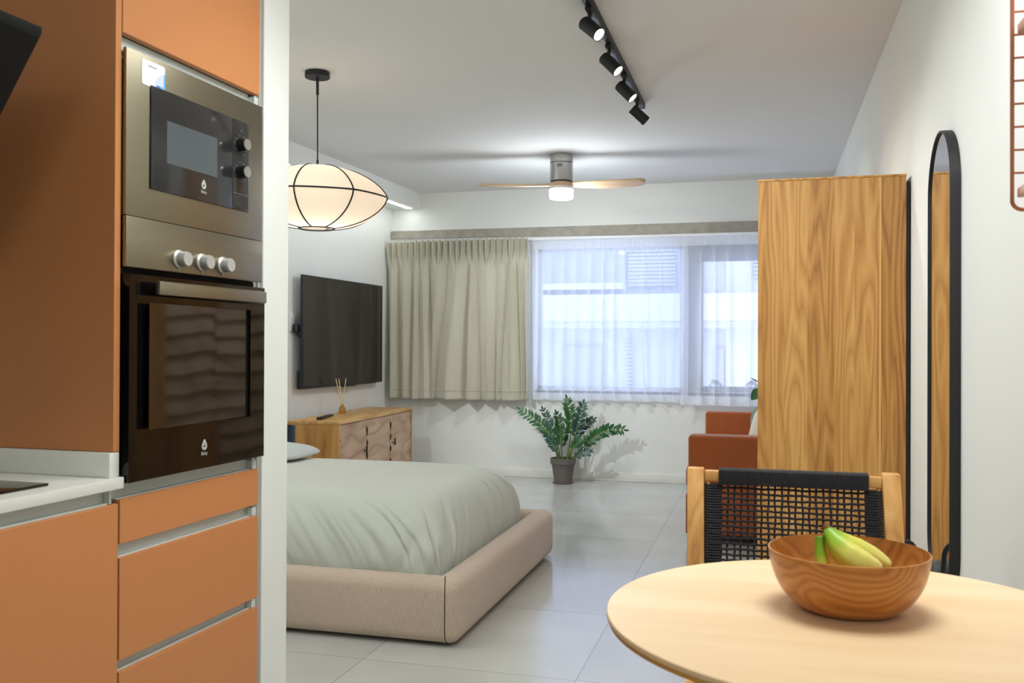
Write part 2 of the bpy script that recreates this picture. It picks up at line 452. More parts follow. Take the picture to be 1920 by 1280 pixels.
bm = BM(); box(bm, -4.2, 1.0, -2.6, 8.6, -0.1, 0.0); struct('floor', bm, M['floor'])
bm = BM(); box(bm, -4.2, 1.0, -2.6, 8.6, CEIL, CEIL + 0.1); struct('ceiling', bm, M['ceil'])
bm = BM(); box(bm, XR, XR + 0.2, -2.4, 8.6, 0, CEIL); struct('wall_right', bm, M['wall'])
bm = BM(); box(bm, -4.2, 1.0, -2.6, -2.4, 0, CEIL); struct('wall_front', bm, M['wall'])
WX0, WX1, WZ0, WZ1 = -2.03, 0.46, 0.80, 2.10
bm = BM()
box(bm, -3.9, WX0, YB, YB + 0.3, 0, CEIL); box(bm, WX1, 1.0, YB, YB + 0.3, 0, CEIL)
box(bm, WX0, WX1, YB, YB + 0.3, 0, WZ0); box(bm, WX0, WX1, YB, YB + 0.3, WZ1, CEIL)
struct('wall_back', bm, M['wall'])
bm = BM(); box(bm, -0.2, 0, -5.75, 0.05, 0, CEIL); struct('wall_left', bm, M['wall'], LC, LRZ)
bm = BM(); box(bm, -2.3, 0.0, 0.02, 0.155, 0, CEIL, bev=0.002, seg=1); struct('wall_partition', bm, M['wall'], K0, KRZ)
bm = BM(); box(bm, -0.75, -0.62, -4.9, 0.02, 0, CEIL); struct('wall_kitchen', bm, M['wall'], K0, KRZ)
bm = BM(); box(bm, -3.0, 0.5, YB - 0.014, YB, 0, 0.078, bev=0.004)
struct('baseboard_back', bm, M['skirt'])
bm = BM(); box(bm, XR - 0.014, XR, 2.2, 8.16, 0, 0.078, bev=0.004); struct('baseboard_right', bm, M['skirt'])
# soffit over the bed head side
SC = Vector((-3.151, YB, 0))
bm = BM(); box(bm, -0.31, 0.0, -5.60, -0.0005, 2.490, CEIL); struct('trim_1', bm, M['wall'], SC, LRZ)
# raw concrete lintel band
bm = BM()
prism(bm, [(-3.44, 2.284), (0.54, 2.276), (0.54, 2.168), (-3.44, 2.215)], lambda u, v, t: (u, t, v), YB - 0.025, YB)
struct('trim_2', bm, M['concrete'])
# windows
bm = BM()
for a in ((WX0, -0.705, WZ0, WZ0 + 0.035), (WX0, -0.705, WZ1 - 0.035, WZ1), (WX0, WX0 + 0.035, WZ0, WZ1), (-0.735, -0.700, WZ0, WZ1)):
    box(bm, a[0], a[1], YB + 0.10, YB + 0.15, a[2], a[3])
w1 = struct('window_1', bm, M['frame_light'])
bm = BM(); box(bm, WX0 + 0.03, -0.73, YB + 0.122, YB + 0.128, WZ0 + 0.03, WZ1 - 0.03); obj('window_pane', bm, M['glassb'], w1)
bm = BM()
box(bm, -0.700, -0.575, YB + 0.06, YB + 0.18, WZ0, WZ1)
for a in ((-0.575, WX1, WZ0, WZ0 + 0.05), (-0.575, WX1, WZ1 - 0.15, WZ1), (-0.575, -0.535, WZ0, WZ1), (WX1 - 0.06, WX1, WZ0, WZ1)):
    box(bm, a[0], a[1], YB + 0.09, YB + 0.16, a[2], a[3])
w2 = struct('window_2', bm, M['frame_dark'])
bm = BM(); box(bm, -0.54, WX1 - 0.05, YB + 0.122, YB + 0.128, WZ0 + 0.05, WZ1 - 0.14); obj('window_pane', bm, M['glass'], w2)
bm = BM(); box(bm, WX0, WX1, YB - 0.0, YB + 0.42, WZ0 - 0.03, WZ0 - 0.0001); struct('trim_3', bm, M['skirt'])

# ------------------------------------------------------------------ outside
ap = thing('street_building', 'pale apartment building across the street seen through the sheer curtains', 'building', (0, 12, -4))
bx('wall', M['facade'], ap, -9, 7, 0.35, 1.0, 0, 10)
bx('bright_view_panel', M['facadew'], ap, -0.50, 7, 0.30, 0.349, 3.0, 8.0)  # added panel, whitens the view through the right window
bx('balcony_front', M['facadew'], ap, -9, 7, 0.0, 0.08, 5.53, 5.88)
bx('balcony_slab', M['facade'], ap, -9, 7, 0.02, 0.35, 5.44, 5.53)
bx('upper_slab', M['facadew'], ap, -9, -1.82, 0.0, 0.35, 5.95, 6.03)
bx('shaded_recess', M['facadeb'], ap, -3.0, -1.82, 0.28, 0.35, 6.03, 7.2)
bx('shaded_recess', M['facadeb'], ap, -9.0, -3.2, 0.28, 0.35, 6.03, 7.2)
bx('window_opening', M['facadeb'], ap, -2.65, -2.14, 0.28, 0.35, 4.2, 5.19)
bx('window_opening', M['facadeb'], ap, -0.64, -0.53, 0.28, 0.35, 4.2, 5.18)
bx('lower_balcony_front', M['facadew'], ap, -9, 7, 0.0, 0.08, 2.4, 3.0)
def shut(x0, x1, z0, z1):
    bm = BM(); z = z0
    while z < z1:
        box(bm, x0, x1, 0.25, 0.275, z, z + 0.034); box(bm, x0, x1, 0.275, 0.28, z + 0.034, z + 0.05); z += 0.05
    obj('roller_shutter', bm, M['shutter'], ap)
shut(-1.77, -1.15, 6.0, 6.6); shut(-1.775, -1.70, 4.6, 5.28); shut(-0.16, 0.3, 6.08, 6.6)

def shrub(x, label):
    t = thing('window_shrub', label, 'shrub', (x, YB + 0.30, WZ0 + 0.0))
    bx('trough', M['pot'], t, -0.06, 0.06, -0.05, 0.05, 0.001, 0.035, bev=0.005)
    bm = BM(); random.seed(int(x * 100))
    for _ in range(160):
        a, b = random.uniform(0, 2 * PI), random.uniform(0, PI / 2)
        rr = 0.055 * random.uniform(0.6, 1)
        p = Vector((rr * math.cos(a) * math.cos(b), rr * math.sin(a) * math.cos(b) * 0.8, 0.035 + rr * math.sin(b)))
        d = (p - Vector((0, 0, 0.02))).normalized() * 0.018
        s = d.cross(Vector((random.random(), random.random(), 0.3))).normalized() * 0.006
        bm.faces.new([bm.verts.new(q) for q in (p, p + d * 0.5 + s, p + d, p + d * 0.5 - s)])
    obj('foliage', bm, M['shrub'], t)
shrub(-0.44, 'small round shrub outside the right window, beside the dark pier')
shrub(-0.12, 'small round shrub outside the right window, nearest the wardrobe')

# ------------------------------------------------------------------ curtains
def bumpy(x, s): return noise.noise(Vector((x, s * 7.31, 0.5)))
def curtain_fn(x0, x1, z0, z1, yc, amp, folds, pins, seed, pin_amp, head=0.075, gather=0.0):
    def f(u, v):
        w = 1 - v                                    # 1 at the top
        vt = v
        ph = folds * 2 * PI * u + 2.6 * noise.noise(Vector((u * folds * 0.5, vt * 0.55, seed))) + 0.9 * noise.noise(Vector((u * 4, vt * 1.4, seed + 5)))
        mod = 0.55 + 0.75 * abs(noise.noise(Vector((u * folds * 0.45 + 9, 0.2 * vt, seed + 2))))
        s = math.sin(ph); s = math.copysign(abs(s) ** 0.75, s)
        y = amp * mod * s + amp * 0.22 * noise.noise(Vector((u * folds * 3.1, vt * 1.6, seed + 8)))
        pz = pins * 2 * PI * u
        py = pin_amp * (0.5 + 0.5 * math.cos(pz)) ** 2 * (0.8 + 0.6 * bumpy(u * pins, seed)) + pin_amp * 0.35 * math.cos(3 * pz)
        k = min(1.0, max(0.0, (vt - head * 0.55) / (head * 1.9))); k = k * k * (3 - 2 * k)
        yy = yc - ((1 - k) * py + k * y * (0.45 + 0.55 * min(1, vt * 1.8)))
        x = x0 + (x1 - x0) * u + k * amp * 0.45 * math.cos(ph) * mod - gather * math.sin(PI * vt) * (u - 0.5)
        z = z1 + (z0 - z1) * vt + (0.006 * bumpy(u * 20, seed + 3) if vt > 0.98 else 0) + (0.006 * math.cos(pz) if vt < 0.001 else 0)
        return (x, yy, z)
    return f
cu = thing('curtain', 'greige pinch-pleated curtain drawn over the left side of the window', 'curtain', (-2.75, 8.06, 0.704))
def heavy_fn(x0, x1, z0, z1, yc, K, pins, seed):
    rnd = random.Random(seed)
    ws = [rnd.choice((0.55, 0.7, 0.9, 1.1, 1.5, 1.9)) * rnd.uniform(0.85, 1.15) for _ in range(K)]
    tot = sum(ws); cs = [0.0]
    for w_ in ws: cs.append(cs[-1] + w_ / tot)
    dr = [0.0] + [rnd.uniform(-0.75, 0.75) * min(ws[i - 1], ws[i]) / tot for i in range(1, K)] + [0.0]
    am = [rnd.uniform(0.55, 1.5) for _ in range(K)]; am2 = [rnd.uniform(0.5, 1.5) for _ in range(K)]
    sk = [rnd.uniform(-0.35, 0.35) for _ in range(K)]
    def f(u, v):
        q = v * v * (3 - 2 * v)
        c = [cs[i] + dr[i] * q for i in range(K + 1)]
        i = 0
        while i < K - 1 and u > c[i + 1]: i += 1
        w_ = c[i + 1] - c[i]; p = (u - c[i]) / w_
        pp_ = p ** (2 ** sk[i]); a = 0.092 * (am[i] * (1 - q) + am2[i] * q) * min(1.25, (w_ * K) ** 0.5)
        g = abs(math.sin(PI * pp_)) ** 0.7
        y = a * (g - 0.5) + 0.010 * noise.noise(Vector((u * 13, v * 2.2, seed))) + 0.006 * noise.noise(Vector((u * 38, v * 4.0, seed + 4))) * (0.3 + q)
        pz = pins * 2 * PI * u
        py = 0.040 * ((0.5 + 0.5 * math.cos(pz)) ** 2 * (0.8 + 0.5 * bumpy(u * pins, seed)) + 0.3 * math.cos(3 * pz)) - 0.010
        k = min(1.0, max(0.0, (v - 0.045) / 0.17)); k = k * k * (3 - 2 * k)
        yy = yc - ((1 - k) * py + k * y * (0.55 + 0.45 * min(1, v * 2.2)))
        x = x0 + (x1 - x0) * u + k * 0.30 * w_ * (x1 - x0) * math.sin(2 * PI * pp_) * 0.5
        z = z1 + (z0 - z1) * v + (0.008 * bumpy(u * 17, seed + 3) if v > 0.98 else 0) + (0.006 * math.cos(pz) if v < 0.001 else 0)
        return (x, yy, z)
    return f
fn = heavy_fn(-3.425, -2.062, 0.704, 2.172, 8.045, 12, 24, 12)
off = Vector((-2.75, 8.06, 0.704))
bm = BM(); grid(bm, 620, 90, lambda u, v: Vector(fn(u, v)) - off); obj('cloth', bm, M['curtain'], cu, sharp=3.0, solid=0.002)
bm = BM(); grid(bm, 620, 3, lambda u, v: Vector(fn(u, 0.938 + v * 0.008)) - off - Vector((0, 0.0022, 0))); obj('hem_stitching', bm, M['curtain'], cu, sharp=3.0, solid=0.0015)

def sheer(label, x0, x1, z0, z1, folds, seed, yc):
    o3 = Vector(((x0 + x1) / 2, yc, z0))
    t = thing('sheer_curtain', label, 'curtain', o3, 0, 'white sheer curtains')
    f = curtain_fn(x0, x1, z0, z1, yc, 0.030, folds, folds * 6, seed, 0.008, head=0.05)
    hv, hm = 0.055, 0.955
    bm = BM(); grid(bm, 420, 60, lambda u, v: Vector(f(u, hv + (hm - hv) * v)) - o3); obj('voile', bm, M['sheer'], t, sharp=3.0)
    bm = BM(); grid(bm, 900, 6, lambda u, v: Vector(f(u, hv * v)) - o3); obj('heading_tape', bm, M['tape'], t, sharp=3.0)
    bm = BM(); grid(bm, 420, 4, lambda u, v: Vector(f(u, hm + (1 - hm) * v)) - o3); obj('hem', bm, M['hem'], t, sharp=3.0)
sheer('wide white sheer curtain between the greige curtain and the dark window pier', -2.05, -0.66, 0.715, 2.150, 11, 21.7, 8.112)
sheer('white sheer curtain over the dark-framed window, partly behind the wardrobe', -0.71, 0.50, 0.698, 2.146, 9, 43.1, 8.050)
cr = thing('curtain_rail', 'slim white curtain rail below the raw concrete lintel', 'curtain rail', (-1.5, 8.12, 2.165))
bm = BM(); box(bm, -1.93, 2.02, -0.02, 0.03, -0.010, 0.012, bev=0.003); obj('track', bm, M['white'], cr)
for x in (-1.8, -0.9, 0.0, 0.9, 1.8): bx('wall_bracket', M['white'], cr, x - 0.02, x + 0.02, 0.0302, 0.0348, -0.008, 0.01)

# ------------------------------------------------------------------ kitchen
def kthing(name, label, cat): return thing(name, label, cat, K0, KRZ)
S0 = -0.553
tu = kthing('tall_cabinet', 'tall terracotta kitchen cabinet housing the microwave and oven, beside the white column', 'cabinet')
bx('side_panel', M['terra'], tu, -0.60, -0.001, -0.574, S0 - 0.002, 0.905 + 0.056, 2.48, bev=0.001, seg=1)
bx('lower_side_panel', M['carc'], tu, -0.60, -0.025, -0.572, S0 - 0.002, 0.10, 0.878)
bx('inner_side_panel', M['carc'], tu, -0.60, -0.02, -0.001, 0.012, 0.10, 2.48)
bx('back_panel', M['carc'], tu, -0.60, -0.59, S0, -0.002, 0.10, 2.48)
for z in (0.868, 1.476, 1.878): bx('shelf', M['carc'], tu, -0.585, -0.03, S0, -0.002, z, z + 0.008)
bx('filler_strip', M['carc'], tu, -0.03, -0.012, 0.0125, 0.0195, 0.10, 2.48)
bx('top_panel', M['carc'], tu, -0.585, -0.03, S0, -0.002, 2.46, 2.48)
d = bx('upper_door', M['terra'], tu, -0.02, 0.0, S0, -0.003, 1.899, 2.48, bev=0.0012, seg=1)
def groove(par, s0, s1, z0, z1):
    bm = BM(); box(bm, -0.030, -0.024, s0, s1, z0 - 0.015, z1); box(bm, -0.026, -0.010, s0, s1, z0 - 0.006, z0 + 0.002, bev=0.002)
    obj('handle_groove', bm, M['alu'], par)
for z0, z1 in ((1.867, 1.899), (0.853, 0.888), (0.722, 0.753), (0.467, 0.493)): groove(tu, S0, -0.024, z0, z1)
for z in (1.867, 0.853, 0.722, 0.467): bx('groove_end_cap', M['alu'], tu, -0.030, -0.004, -0.0235, -0.004, z + 0.001, z + 0.025)
for z0, z1 in ((0.753, 0.853), (0.493, 0.722), (0.105, 0.467)):
    bx('drawer_front', M['terra'], tu, -0.02, 0.0, S0, 0.0, z0, z1, bev=0.0012, seg=1)
bx('plinth', M['alu'], tu, -0.06, -0.045, S0, 0.0, 0.0, 0.10)

def drop_logo(par, s, z, h, x):
    """pointed drop emblem with a round hole and the maker's lettering under it"""
    bm = BM(); n = 40; o_, i_ = [], []
    for k in range(n):
        a = 2 * PI * k / n
        r = 0.36 + 0.20 * max(0, math.cos(a)) ** 5 + 0.02 * math.cos(5 * a)
        o_.append((math.sin(a) * 0.36 * (1 - 0.0 * r), math.cos(a) * r)); i_.append((math.sin(a) * 0.10, -0.03 + math.cos(a) * 0.11))
    for t in (0.0, 0.0006):
        pass
    vo = [bm.verts.new((x, s + p[0] * h, z + p[1] * h)) for p in o_]; vi = [bm.verts.new((x, s + p[0] * h, z + p[1] * h)) for p in i_]
    for k in range(n): bm.faces.new((vo[k], vo[(k + 1) % n], vi[(k + 1) % n], vi[k]))
    e = obj('emblem', bm, M['logo'], par, solid=0.0006)
    cu_ = bpy.data.curves.new('lettering', 'FONT'); cu_.body = 'Balay'; cu_.size = h * 0.42; cu_.extrude = 0.0002
    cu_.align_x = 'CENTER'; cu_.materials.append(M['logo'])
    tmp = bpy.data.objects.new('lettering_outline', cu_); C.objects.link(tmp)
    me_ = bpy.data.meshes.new_from_object(tmp.evaluated_get(bpy.context.evaluated_depsgraph_get()))
    bpy.data.objects.remove(tmp); bpy.data.curves.remove(cu_)
    t = bpy.data.objects.new('lettering', me_); C.objects.link(t); t.parent = par
    t.location = (x, s, z - h * 0.74); t.rotation_euler = (R(90), 0, R(90))
    return e

mw = kthing('microwave', 'built-in steel microwave with dark glass door, above the oven', 'microwave')
bm = BM(); box(bm, -0.0, 0.010, S0 + 0.0005, -0.004, 1.4905, 1.866, bev=0.001); obj('steel_frame', bm, M['steel'], mw)
bx('housing', M['carc'], mw, -0.40, -0.001, S0 + 0.02, -0.035, 1.495, 1.848)
dr = bx('door_glass', M['mglass'], mw, 0.0102, 0.015, -0.474, -0.152, 1.560, 1.801, bev=0.002)
bx('door_window', M['mwin'], dr, 0.0151, 0.0157, -0.420, -0.221, 1.630, 1.731, bev=0.0003, seg=1)
cp = bx('control_panel', M['mglass'], mw, 0.0102, 0.0148, -0.151, -0.076, 1.560, 1.801, bev=0.002)
bm = BM()
for z in (1.736, 1.664):
    for k in range(8):
        a = R(-60 + 300 * k / 7.0)
        box(bm, 0.0149, 0.0153, -0.113 + 0.025 * math.sin(a) - 0.002, -0.113 + 0.025 * math.sin(a) + 0.002, z + 0.026 * math.cos(a) - 0.0012, z + 0.026 * math.cos(a) + 0.0012)
box(bm, 0.0149, 0.0153, -0.116, -0.110, 1.773, 1.776); box(bm, 0.0149, 0.0153, -0.116, -0.110, 1.582, 1.586); box(bm, 0.0149, 0.0152, -0.150, -0.077, 1.6035, 1.6045)
obj('dial_print', bm, M['faint'], cp)
bx('release_button', M['mglass'], cp, 0.0149, 0.0156, -0.146, -0.081, 1.568, 1.600, bev=0.0003, seg=1)
for z in (1.735, 1.662):
    bm = BM(); cyl(bm, (0.0155, -0.121, z), (0.038, -0.121, z), 0.0175, 0.0155, 28); k = obj('dial', bm, M['black'], mw)
    bm = BM(); cyl(bm, (0.0382, -0.121, z), (0.041, -0.121, z), 0.0155, 0.0148, 28); obj('dial_cap', bm, M['chrome'], k)
drop_logo(dr, -0.277, 1.600, 0.026, 0.0157)
# energy sticker
st = obj('sticker', (lambda b: (prism(b, [(-0.503, 1.852), (-0.500, 1.856), (-0.426, 1.856), (-0.422, 1.852), (-0.422, 1.800), (-0.426, 1.797), (-0.500, 1.797), (-0.503, 1.800)], lambda u, v, t: (t, u, v), 0.0102, 0.0107), b)[1])(BM()), M['paper'], mw)
bm = BM(); arc = [(-0.4222, 1.7995)] + [(-0.4222 - 0.036 * math.sin(a), 1.7995 + 0.037 * math.cos(a)) for a in [PI / 2 * k / 12 for k in range(13)]]
prism(bm, arc, lambda u, v, t: (t, u, v), 0.01075, 0.0109); obj('pale_quarter_circle', bm, M['lav'], st)
bx('blue_corner', M['blue2'], st, 0.0109, 0.0111, -0.452, -0.4222, 1.7975, 1.806)
bx('blue_edge', M['blue2'], st, 0.0109, 0.0111, -0.4275, -0.4222, 1.806, 1.838)
bx('dark_blue_block', M['blue1'], st, 0.01112, 0.0113, -0.452, -0.440, 1.7975, 1.806)
bm = BM()
random.seed(3)
for i, s in enumerate([-0.482 + 0.0034 * k for k in range(9)]): box(bm, 0.0108, 0.0110, s, s + 0.0022, 1.842, 1.842 + random.choice((0.003, 0.0042)))
obj('printed_line', bm, M['inkgrey'], st)

ov = kthing('oven', 'built-in black glass oven with steel control strip, below the microwave', 'oven')
bx('control_strip', M['steel'], ov, 0.0, 0.012, S0 + 0.0005, -0.004, 1.374, 1.489, bev=0.002)
bx('cavity', M['dark'], ov, -0.5, -0.012, S0 + 0.02, -0.035, 0.90, 1.44)
bm = BM()
for a in ((S0 + 0.002, -0.004, 0.890, 1.005), (S0 + 0.002, -0.004, 1.295, 1.358), (S0 + 0.002, -0.478, 1.005, 1.295), (-0.072, -0.004, 1.005, 1.295)): box(bm, 0.0, 0.020, *a)
bmesh.ops.remove_doubles(bm, verts=bm.verts[:], dist=1e-6)
od = obj('door', bm, M['bglass'], ov)
# the inner coated pane sits a few degrees off the door plane
wp = bx('door_window', M['owin'], od, -0.0012, 0.0, -0.2300, 0.2025, 1.0055, 1.2945); wp.location = (0.0240, -0.275, 0); wp.rotation_euler = (0, 0, R(3.2))
drop_logo(od, -0.276, 0.945, 0.030, 0.0208)
h = bx('handle', M['steel'], ov, 0.040, 0.054, -0.490, -0.047, 1.3135, 1.345, bev=0.002)
for s in (-0.47, -0.075): bx('handle_post', M['black'], h, 0.0212, 0.0398, s, s + 0.02, 1.320, 1.338)
bx('vent_gap', M['dark'], ov, -0.03, -0.012, S0 + 0.01, -0.01, 1.359, 1.373)
for s in (-0.377, -0.287, -0.199):
    bm = BM(); lathe(bm, [(0.0, 0.0), (0.0225, 0.0), (0.0225, 0.004), (0.0185, 0.008), (0.0180, 0.026), (0.0165, 0.029), (0.0, 0.029)], 32)
    bmesh.ops.transform(bm, matrix=Matrix.Translation((0.0122, s + 0.006, 1.4065)) @ Matrix.Rotation(R(90), 4, 'Y'), verts=bm.verts[:])
    k = obj('control_knob', bm, M['knob'], ov)
    bx('pointer', M['chrome'], k, 0.0125, 0.016, s + 0.004, s + 0.008, 1.380, 1.3835)

bc = kthing('base_cabinet', 'terracotta base cabinet under the white worktop and hob', 'cabinet')
bx('carcass', M['carc'], bc, -0.60, -0.032, -1.60, -0.580, 0.10, 0.84)
bx('door', M['terra'], bc, -0.02, 0.0, -1.155, -0.5585, 0.105, 0.845, bev=0.0012, seg=1)
bx('door', M['terra'], bc, -0.02, 0.0, -1.60, -1.158, 0.105, 0.845, bev=0.0012, seg=1)
groove(bc, -1.60, -0.580, 0.847, 0.8785)
bx('groove_end_cap', M['alu'], bc, -0.030, -0.006, -0.5795, -0.5745, 0.847, 0.878)
bx('plinth', M['alu'], bc, -0.06, -0.045, -1.60, -0.575, 0.0, 0.098)
wt = kthing('worktop', 'white stone worktop with low upstand, carrying the black hob', 'worktop')
bx('slab', M['stone'], wt, -0.615, 0.012, -1.62, -0.5545, 0.8795, 0.905, bev=0.002)
bx('upstand', M['stone'], wt, -0.615, -0.001, -0.586, -0.5555, 0.9052, 0.960, bev=0.0015)
hb = kthing('induction_hob', 'black glass hob set in the white worktop', 'hob')
bx('glass_plate', M['bglass'], hb, -0.55, -0.042, -1.31, -0.715, 0.9052, 0.911, bev=0.002)
hd = kthing('cooker_hood', 'black slanted cooker hood at the upper left above the hob', 'cooker hood')
bm = BM(); prism(bm, [(-0.005, 1.835), (-0.005, 1.822), (-0.35, 1.30), (-0.60, 1.30), (-0.60, 1.834)], lambda u, v, t: (u, t, v), -1.38, -0.78)
obj('body', bm, M['hood'], hd)
bm = BM(); prism(bm, [(-0.008, 1.815), (-0.002, 1.811), (-0.345, 1.295), (-0.351, 1.298)], lambda u, v, t: (u, t, v), -1.37, -0.79)
obj('glass_front', bm, M['hood'], hd)

# ------------------------------------------------------------------ bed
bed = thing('bed', 'low upholstered taupe bed with thick rounded rails, under the paper lantern', 'bed', (0, 0, 0))
BX0, BX1, BY0, BY1, BT = -3.36, -1.165, 3.452, 5.170, 0.268
bx('near_side_rail', M['bedfab'], bed, BX0, BX1 - 0.002, BY0, BY0 + 0.13, 0.012, BT, bev=0.052, seg=6)
bx('far_side_rail', M['bedfab'], bed, BX0, BX1 - 0.002, BY1 - 0.13, BY1, 0.012, BT, bev=0.052, seg=6)
bx('foot_rail', M['bedfab'], bed, BX1 - 0.13, BX1, BY0 - 0.0012, BY1 + 0.0012, 0.011, BT + 0.0012, bev=0.054, seg=6)
bx('headboard', M['bedfab'], bed, BX0 - 0.075, BX0 + 0.025, BY0, BY1, 0.03, 0.62, bev=0.03, seg=4)
bm = BM(); B_ = 0.054; yb_, zt_ = BY0 - 0.0012, BT + 0.0012
tube(bm, [(BX1 - 0.075, yb_ + B_ + 0.012, zt_ + 0.0004)] + [(BX1 - 0.056 - 0.019 * (1 - k / 8) ** 2, yb_ + B_ * (1 - math.sin(PI / 2 * k / 8)) - 0.0006 * k / 8, zt_ - B_ * (1 - math.cos(PI / 2 * k / 8)) + 0.0006 * (1 - k / 8)) for k in range(9)]
     + [(BX1 - 0.056, yb_ + B_ * (1 - math.cos(PI / 2 * k / 8)) - 0.0006 * (1 - k / 8), 0.011 + B_ * (1 - math.sin(PI / 2 * k / 8))) for k in range(8)], 0.0019, 6)
obj('corner_seam', bm, M['dark'], bed)
bx('slat_base', M['dark'], bed, BX0 + 0.02, BX1 - 0.1, BY0 + 0.1, BY1 - 0.1, 0.10, 0.20)
for x in (BX0 + 0.1, BX1 - 0.16):
    for y in (BY0 + 0.08, BY1 - 0.13): bx('leg', M['dark'], bed, x, x + 0.05, y, y + 0.05, 0.0, 0.06)
bx('mattress', M['white'], bed, BX0 + 0.17, BX1 - 0.29, BY0 + 0.29, BY1 - 0.29, 0.202, 0.44, bev=0.05, seg=4)

# duvet: loops of a rounded rectangle stepping in and up, with folds on the sides
dv_c = Vector((-2.12, 4.31, 0.24))
def make_duvet():
    x0, x1, y0, y1 = -3.315, BX1 - 0.136, BY0 + 0.136, BY1 - 0.136
    zb, zt, W, RR = 0.225, 0.548, 0.23, 0.30
    bm = BM(); loops = []
    NS, NC, NT = 420, 80, 300
    segs = [('l', NS), ('c', NC), ('l', NT), ('c', NC), ('l', NS), ('c', NC), ('l', NT), ('c', NC)]
    NN = sum(n_ for _, n_ in segs)
    LX, LY = x1 - x0, y1 - y0
    def loop_point(i, d):
        rc = 0.09 + 0.75 * d
        a0, a1, b0, b1 = x0 + d + rc, x1 - d - rc, y0 + d + rc, y1 - d - rc
        cor = [(a1, b0), (a1, b1), (a0, b1), (a0, b0)]; sd = [((a0, b0), (a1, b0), (0, -1)), ((a1, b0), (a1, b1), (1, 0)), ((a1, b1), (a0, b1), (0, 1)), ((a0, b1), (a0, b0), (-1, 0))]
        tb = [0, LX, LX + LY, 2 * LX + LY]; acc = i
        for j, (k, n_) in enumerate(segs):
            if acc < n_:
                f_ = acc / n_; m_ = j // 2
                L_ = LX if m_ % 2 == 0 else LY
                if k == 'l':
                    p_, q_, nn = sd[m_]
                    return Vector((p_[0] + (q_[0] - p_[0]) * f_ + nn[0] * rc, p_[1] + (q_[1] - p_[1]) * f_ + nn[1] * rc, 0)), Vector((*nn, 0)), tb[m_] + 0.07 + (L_ - 0.14) * f_
                a = R(-90 + 90 * m_ + 90 * f_); nn = Vector((math.cos(a), math.sin(a), 0))
                return Vector((cor[m_][0], cor[m_][1], 0)) + nn * rc, nn, tb[m_] + L_ - 0.07 + 0.14 * f_
            acc -= n_
    corner_t = LX
    K = 34
    for k in range(K + 1):
        tt = (k / K) ** 1.6
        d = W * tt
        zz = zb + (zt - zb) * (1 - (1 - tt) ** 2.5) ** (1 / 2.1)
        ring = []
        for i in range(NN):
            p, n_, t = loop_point(i, d)
            h_ = (zz - zb) / (zt - zb)
            near = math.exp(-((t - corner_t) / 0.26) ** 2)
            slant = (0.20 if t < corner_t else -0.12) * h_ * (1 - near)
            tw = t + slant
            f1 = noise.noise(Vector((tw * 4.0, h_ * 0.5, 3.1))); f2 = noise.noise(Vector((tw * 9.5, h_ * 0.8, 8.4))); f3 = noise.noise(Vector((tw * 27, h_ * 0.7, 1.7)))
            side = min(1.0, 1.25 * (1 - h_ ** 2.2)) * min(1.0, h_ * 5)
            cr_ = lambda ss, kk, oo: max(0.0, 1 - abs(noise.noise(Vector((tw * ss, h_ * kk, oo)))) * 8.0)
            a = side * (0.012 * cr_(3.1, 0.35, 12.2) - 0.013 * cr_(4.3, 0.5, 17.9) - near * 0.020 * cr_(10.0, 0.3, 5.5) + near * 0.012 * cr_(7.0, 0.3, 25.5) + 0.006 * f1 + 0.007 * (0.28 - abs(f2)) + near * (0.012 * f3 + 0.022 * (0.25 - abs(noise.noise(Vector((t * 13, h_ * 0.4, 4.4)))))) + 0.006 * (0.3 - abs(f3)))
            a = min(a, 0.10 * max(0.0, h_ - 0.10))
            pucker = (1 - h_) ** 4 * (0.016 * noise.noise(Vector((t * 14, 0, 6.6))))
            top = 0.004 * noise.noise(Vector((p.x * 3, p.y * 3, 2.2))) * h_
            q = p + n_ * (a - 0.004 * (1 - h_) ** 4) + Vector((0, 0, zz + pucker + top))
            ring.append(bm.verts.new(q - dv_c))
        loops.append(ring)
    cen = Vector(((x0 + x1) / 2, (y0 + y1) / 2, 0)); last = [v.co.copy() for v in loops[-1]]
    for s in (0.9, 0.78, 0.64, 0.5, 0.36, 0.22, 0.1):
        ring = []
        for c in last:
            w = c + dv_c; q = Vector((cen.x + (w.x - cen.x) * s, cen.y + (w.y - cen.y) * s, 0))
            q.z = w.z + 0.006 * (1 - s) + 0.007 * noise.noise(Vector((q.x * 2.4, q.y * 2.4, 9.9))) * (1 - s)
            ring.append(bm.verts.new(q - dv_c))
        loops.append(ring)
    for a, b in zip(loops, loops[1:]):
        for i in range(NN): bm.faces.new((a[i], a[(i + 1) % NN], b[(i + 1) % NN], b[i]))
    bm.faces.new(loops[-1])
    return bm
dv = obj('duvet', make_duvet(), M['duvet'], sharp=3.0); dv.location = dv_c
tag(dv, 'sage green duvet tucked into the low taupe bed', 'duvet')

pl = thing('pillow', 'grey pillow at the head of the bed, beside the white column', 'pillow', (-2.85, 4.76, 0.574), R(2))
bm = BM(); superblob(bm, (0, 0, 0), 0.34, 0.24, 0.058, 0.4, pinch=0.45)
for v in bm.verts:
    if v.co.z < -0.008: v.co.z = -0.008 + (v.co.z + 0.008) * 0.12
for v in bm.verts: v.co.z += 0.006 * noise.noise(Vector((v.co.x * 9, v.co.y * 9, 3.3))) * (1 if v.co.z > 0 else 0)
obj('cushion_body', bm, M['pillow'], pl, sharp=3.0)
bm = BM(); tube(bm, [(-0.30, -0.236, 0.0), (0.0, -0.242, 0.0), (0.30, -0.236, 0.0)], 0.003, 6); obj('piping', bm, M['pillow'], pl)

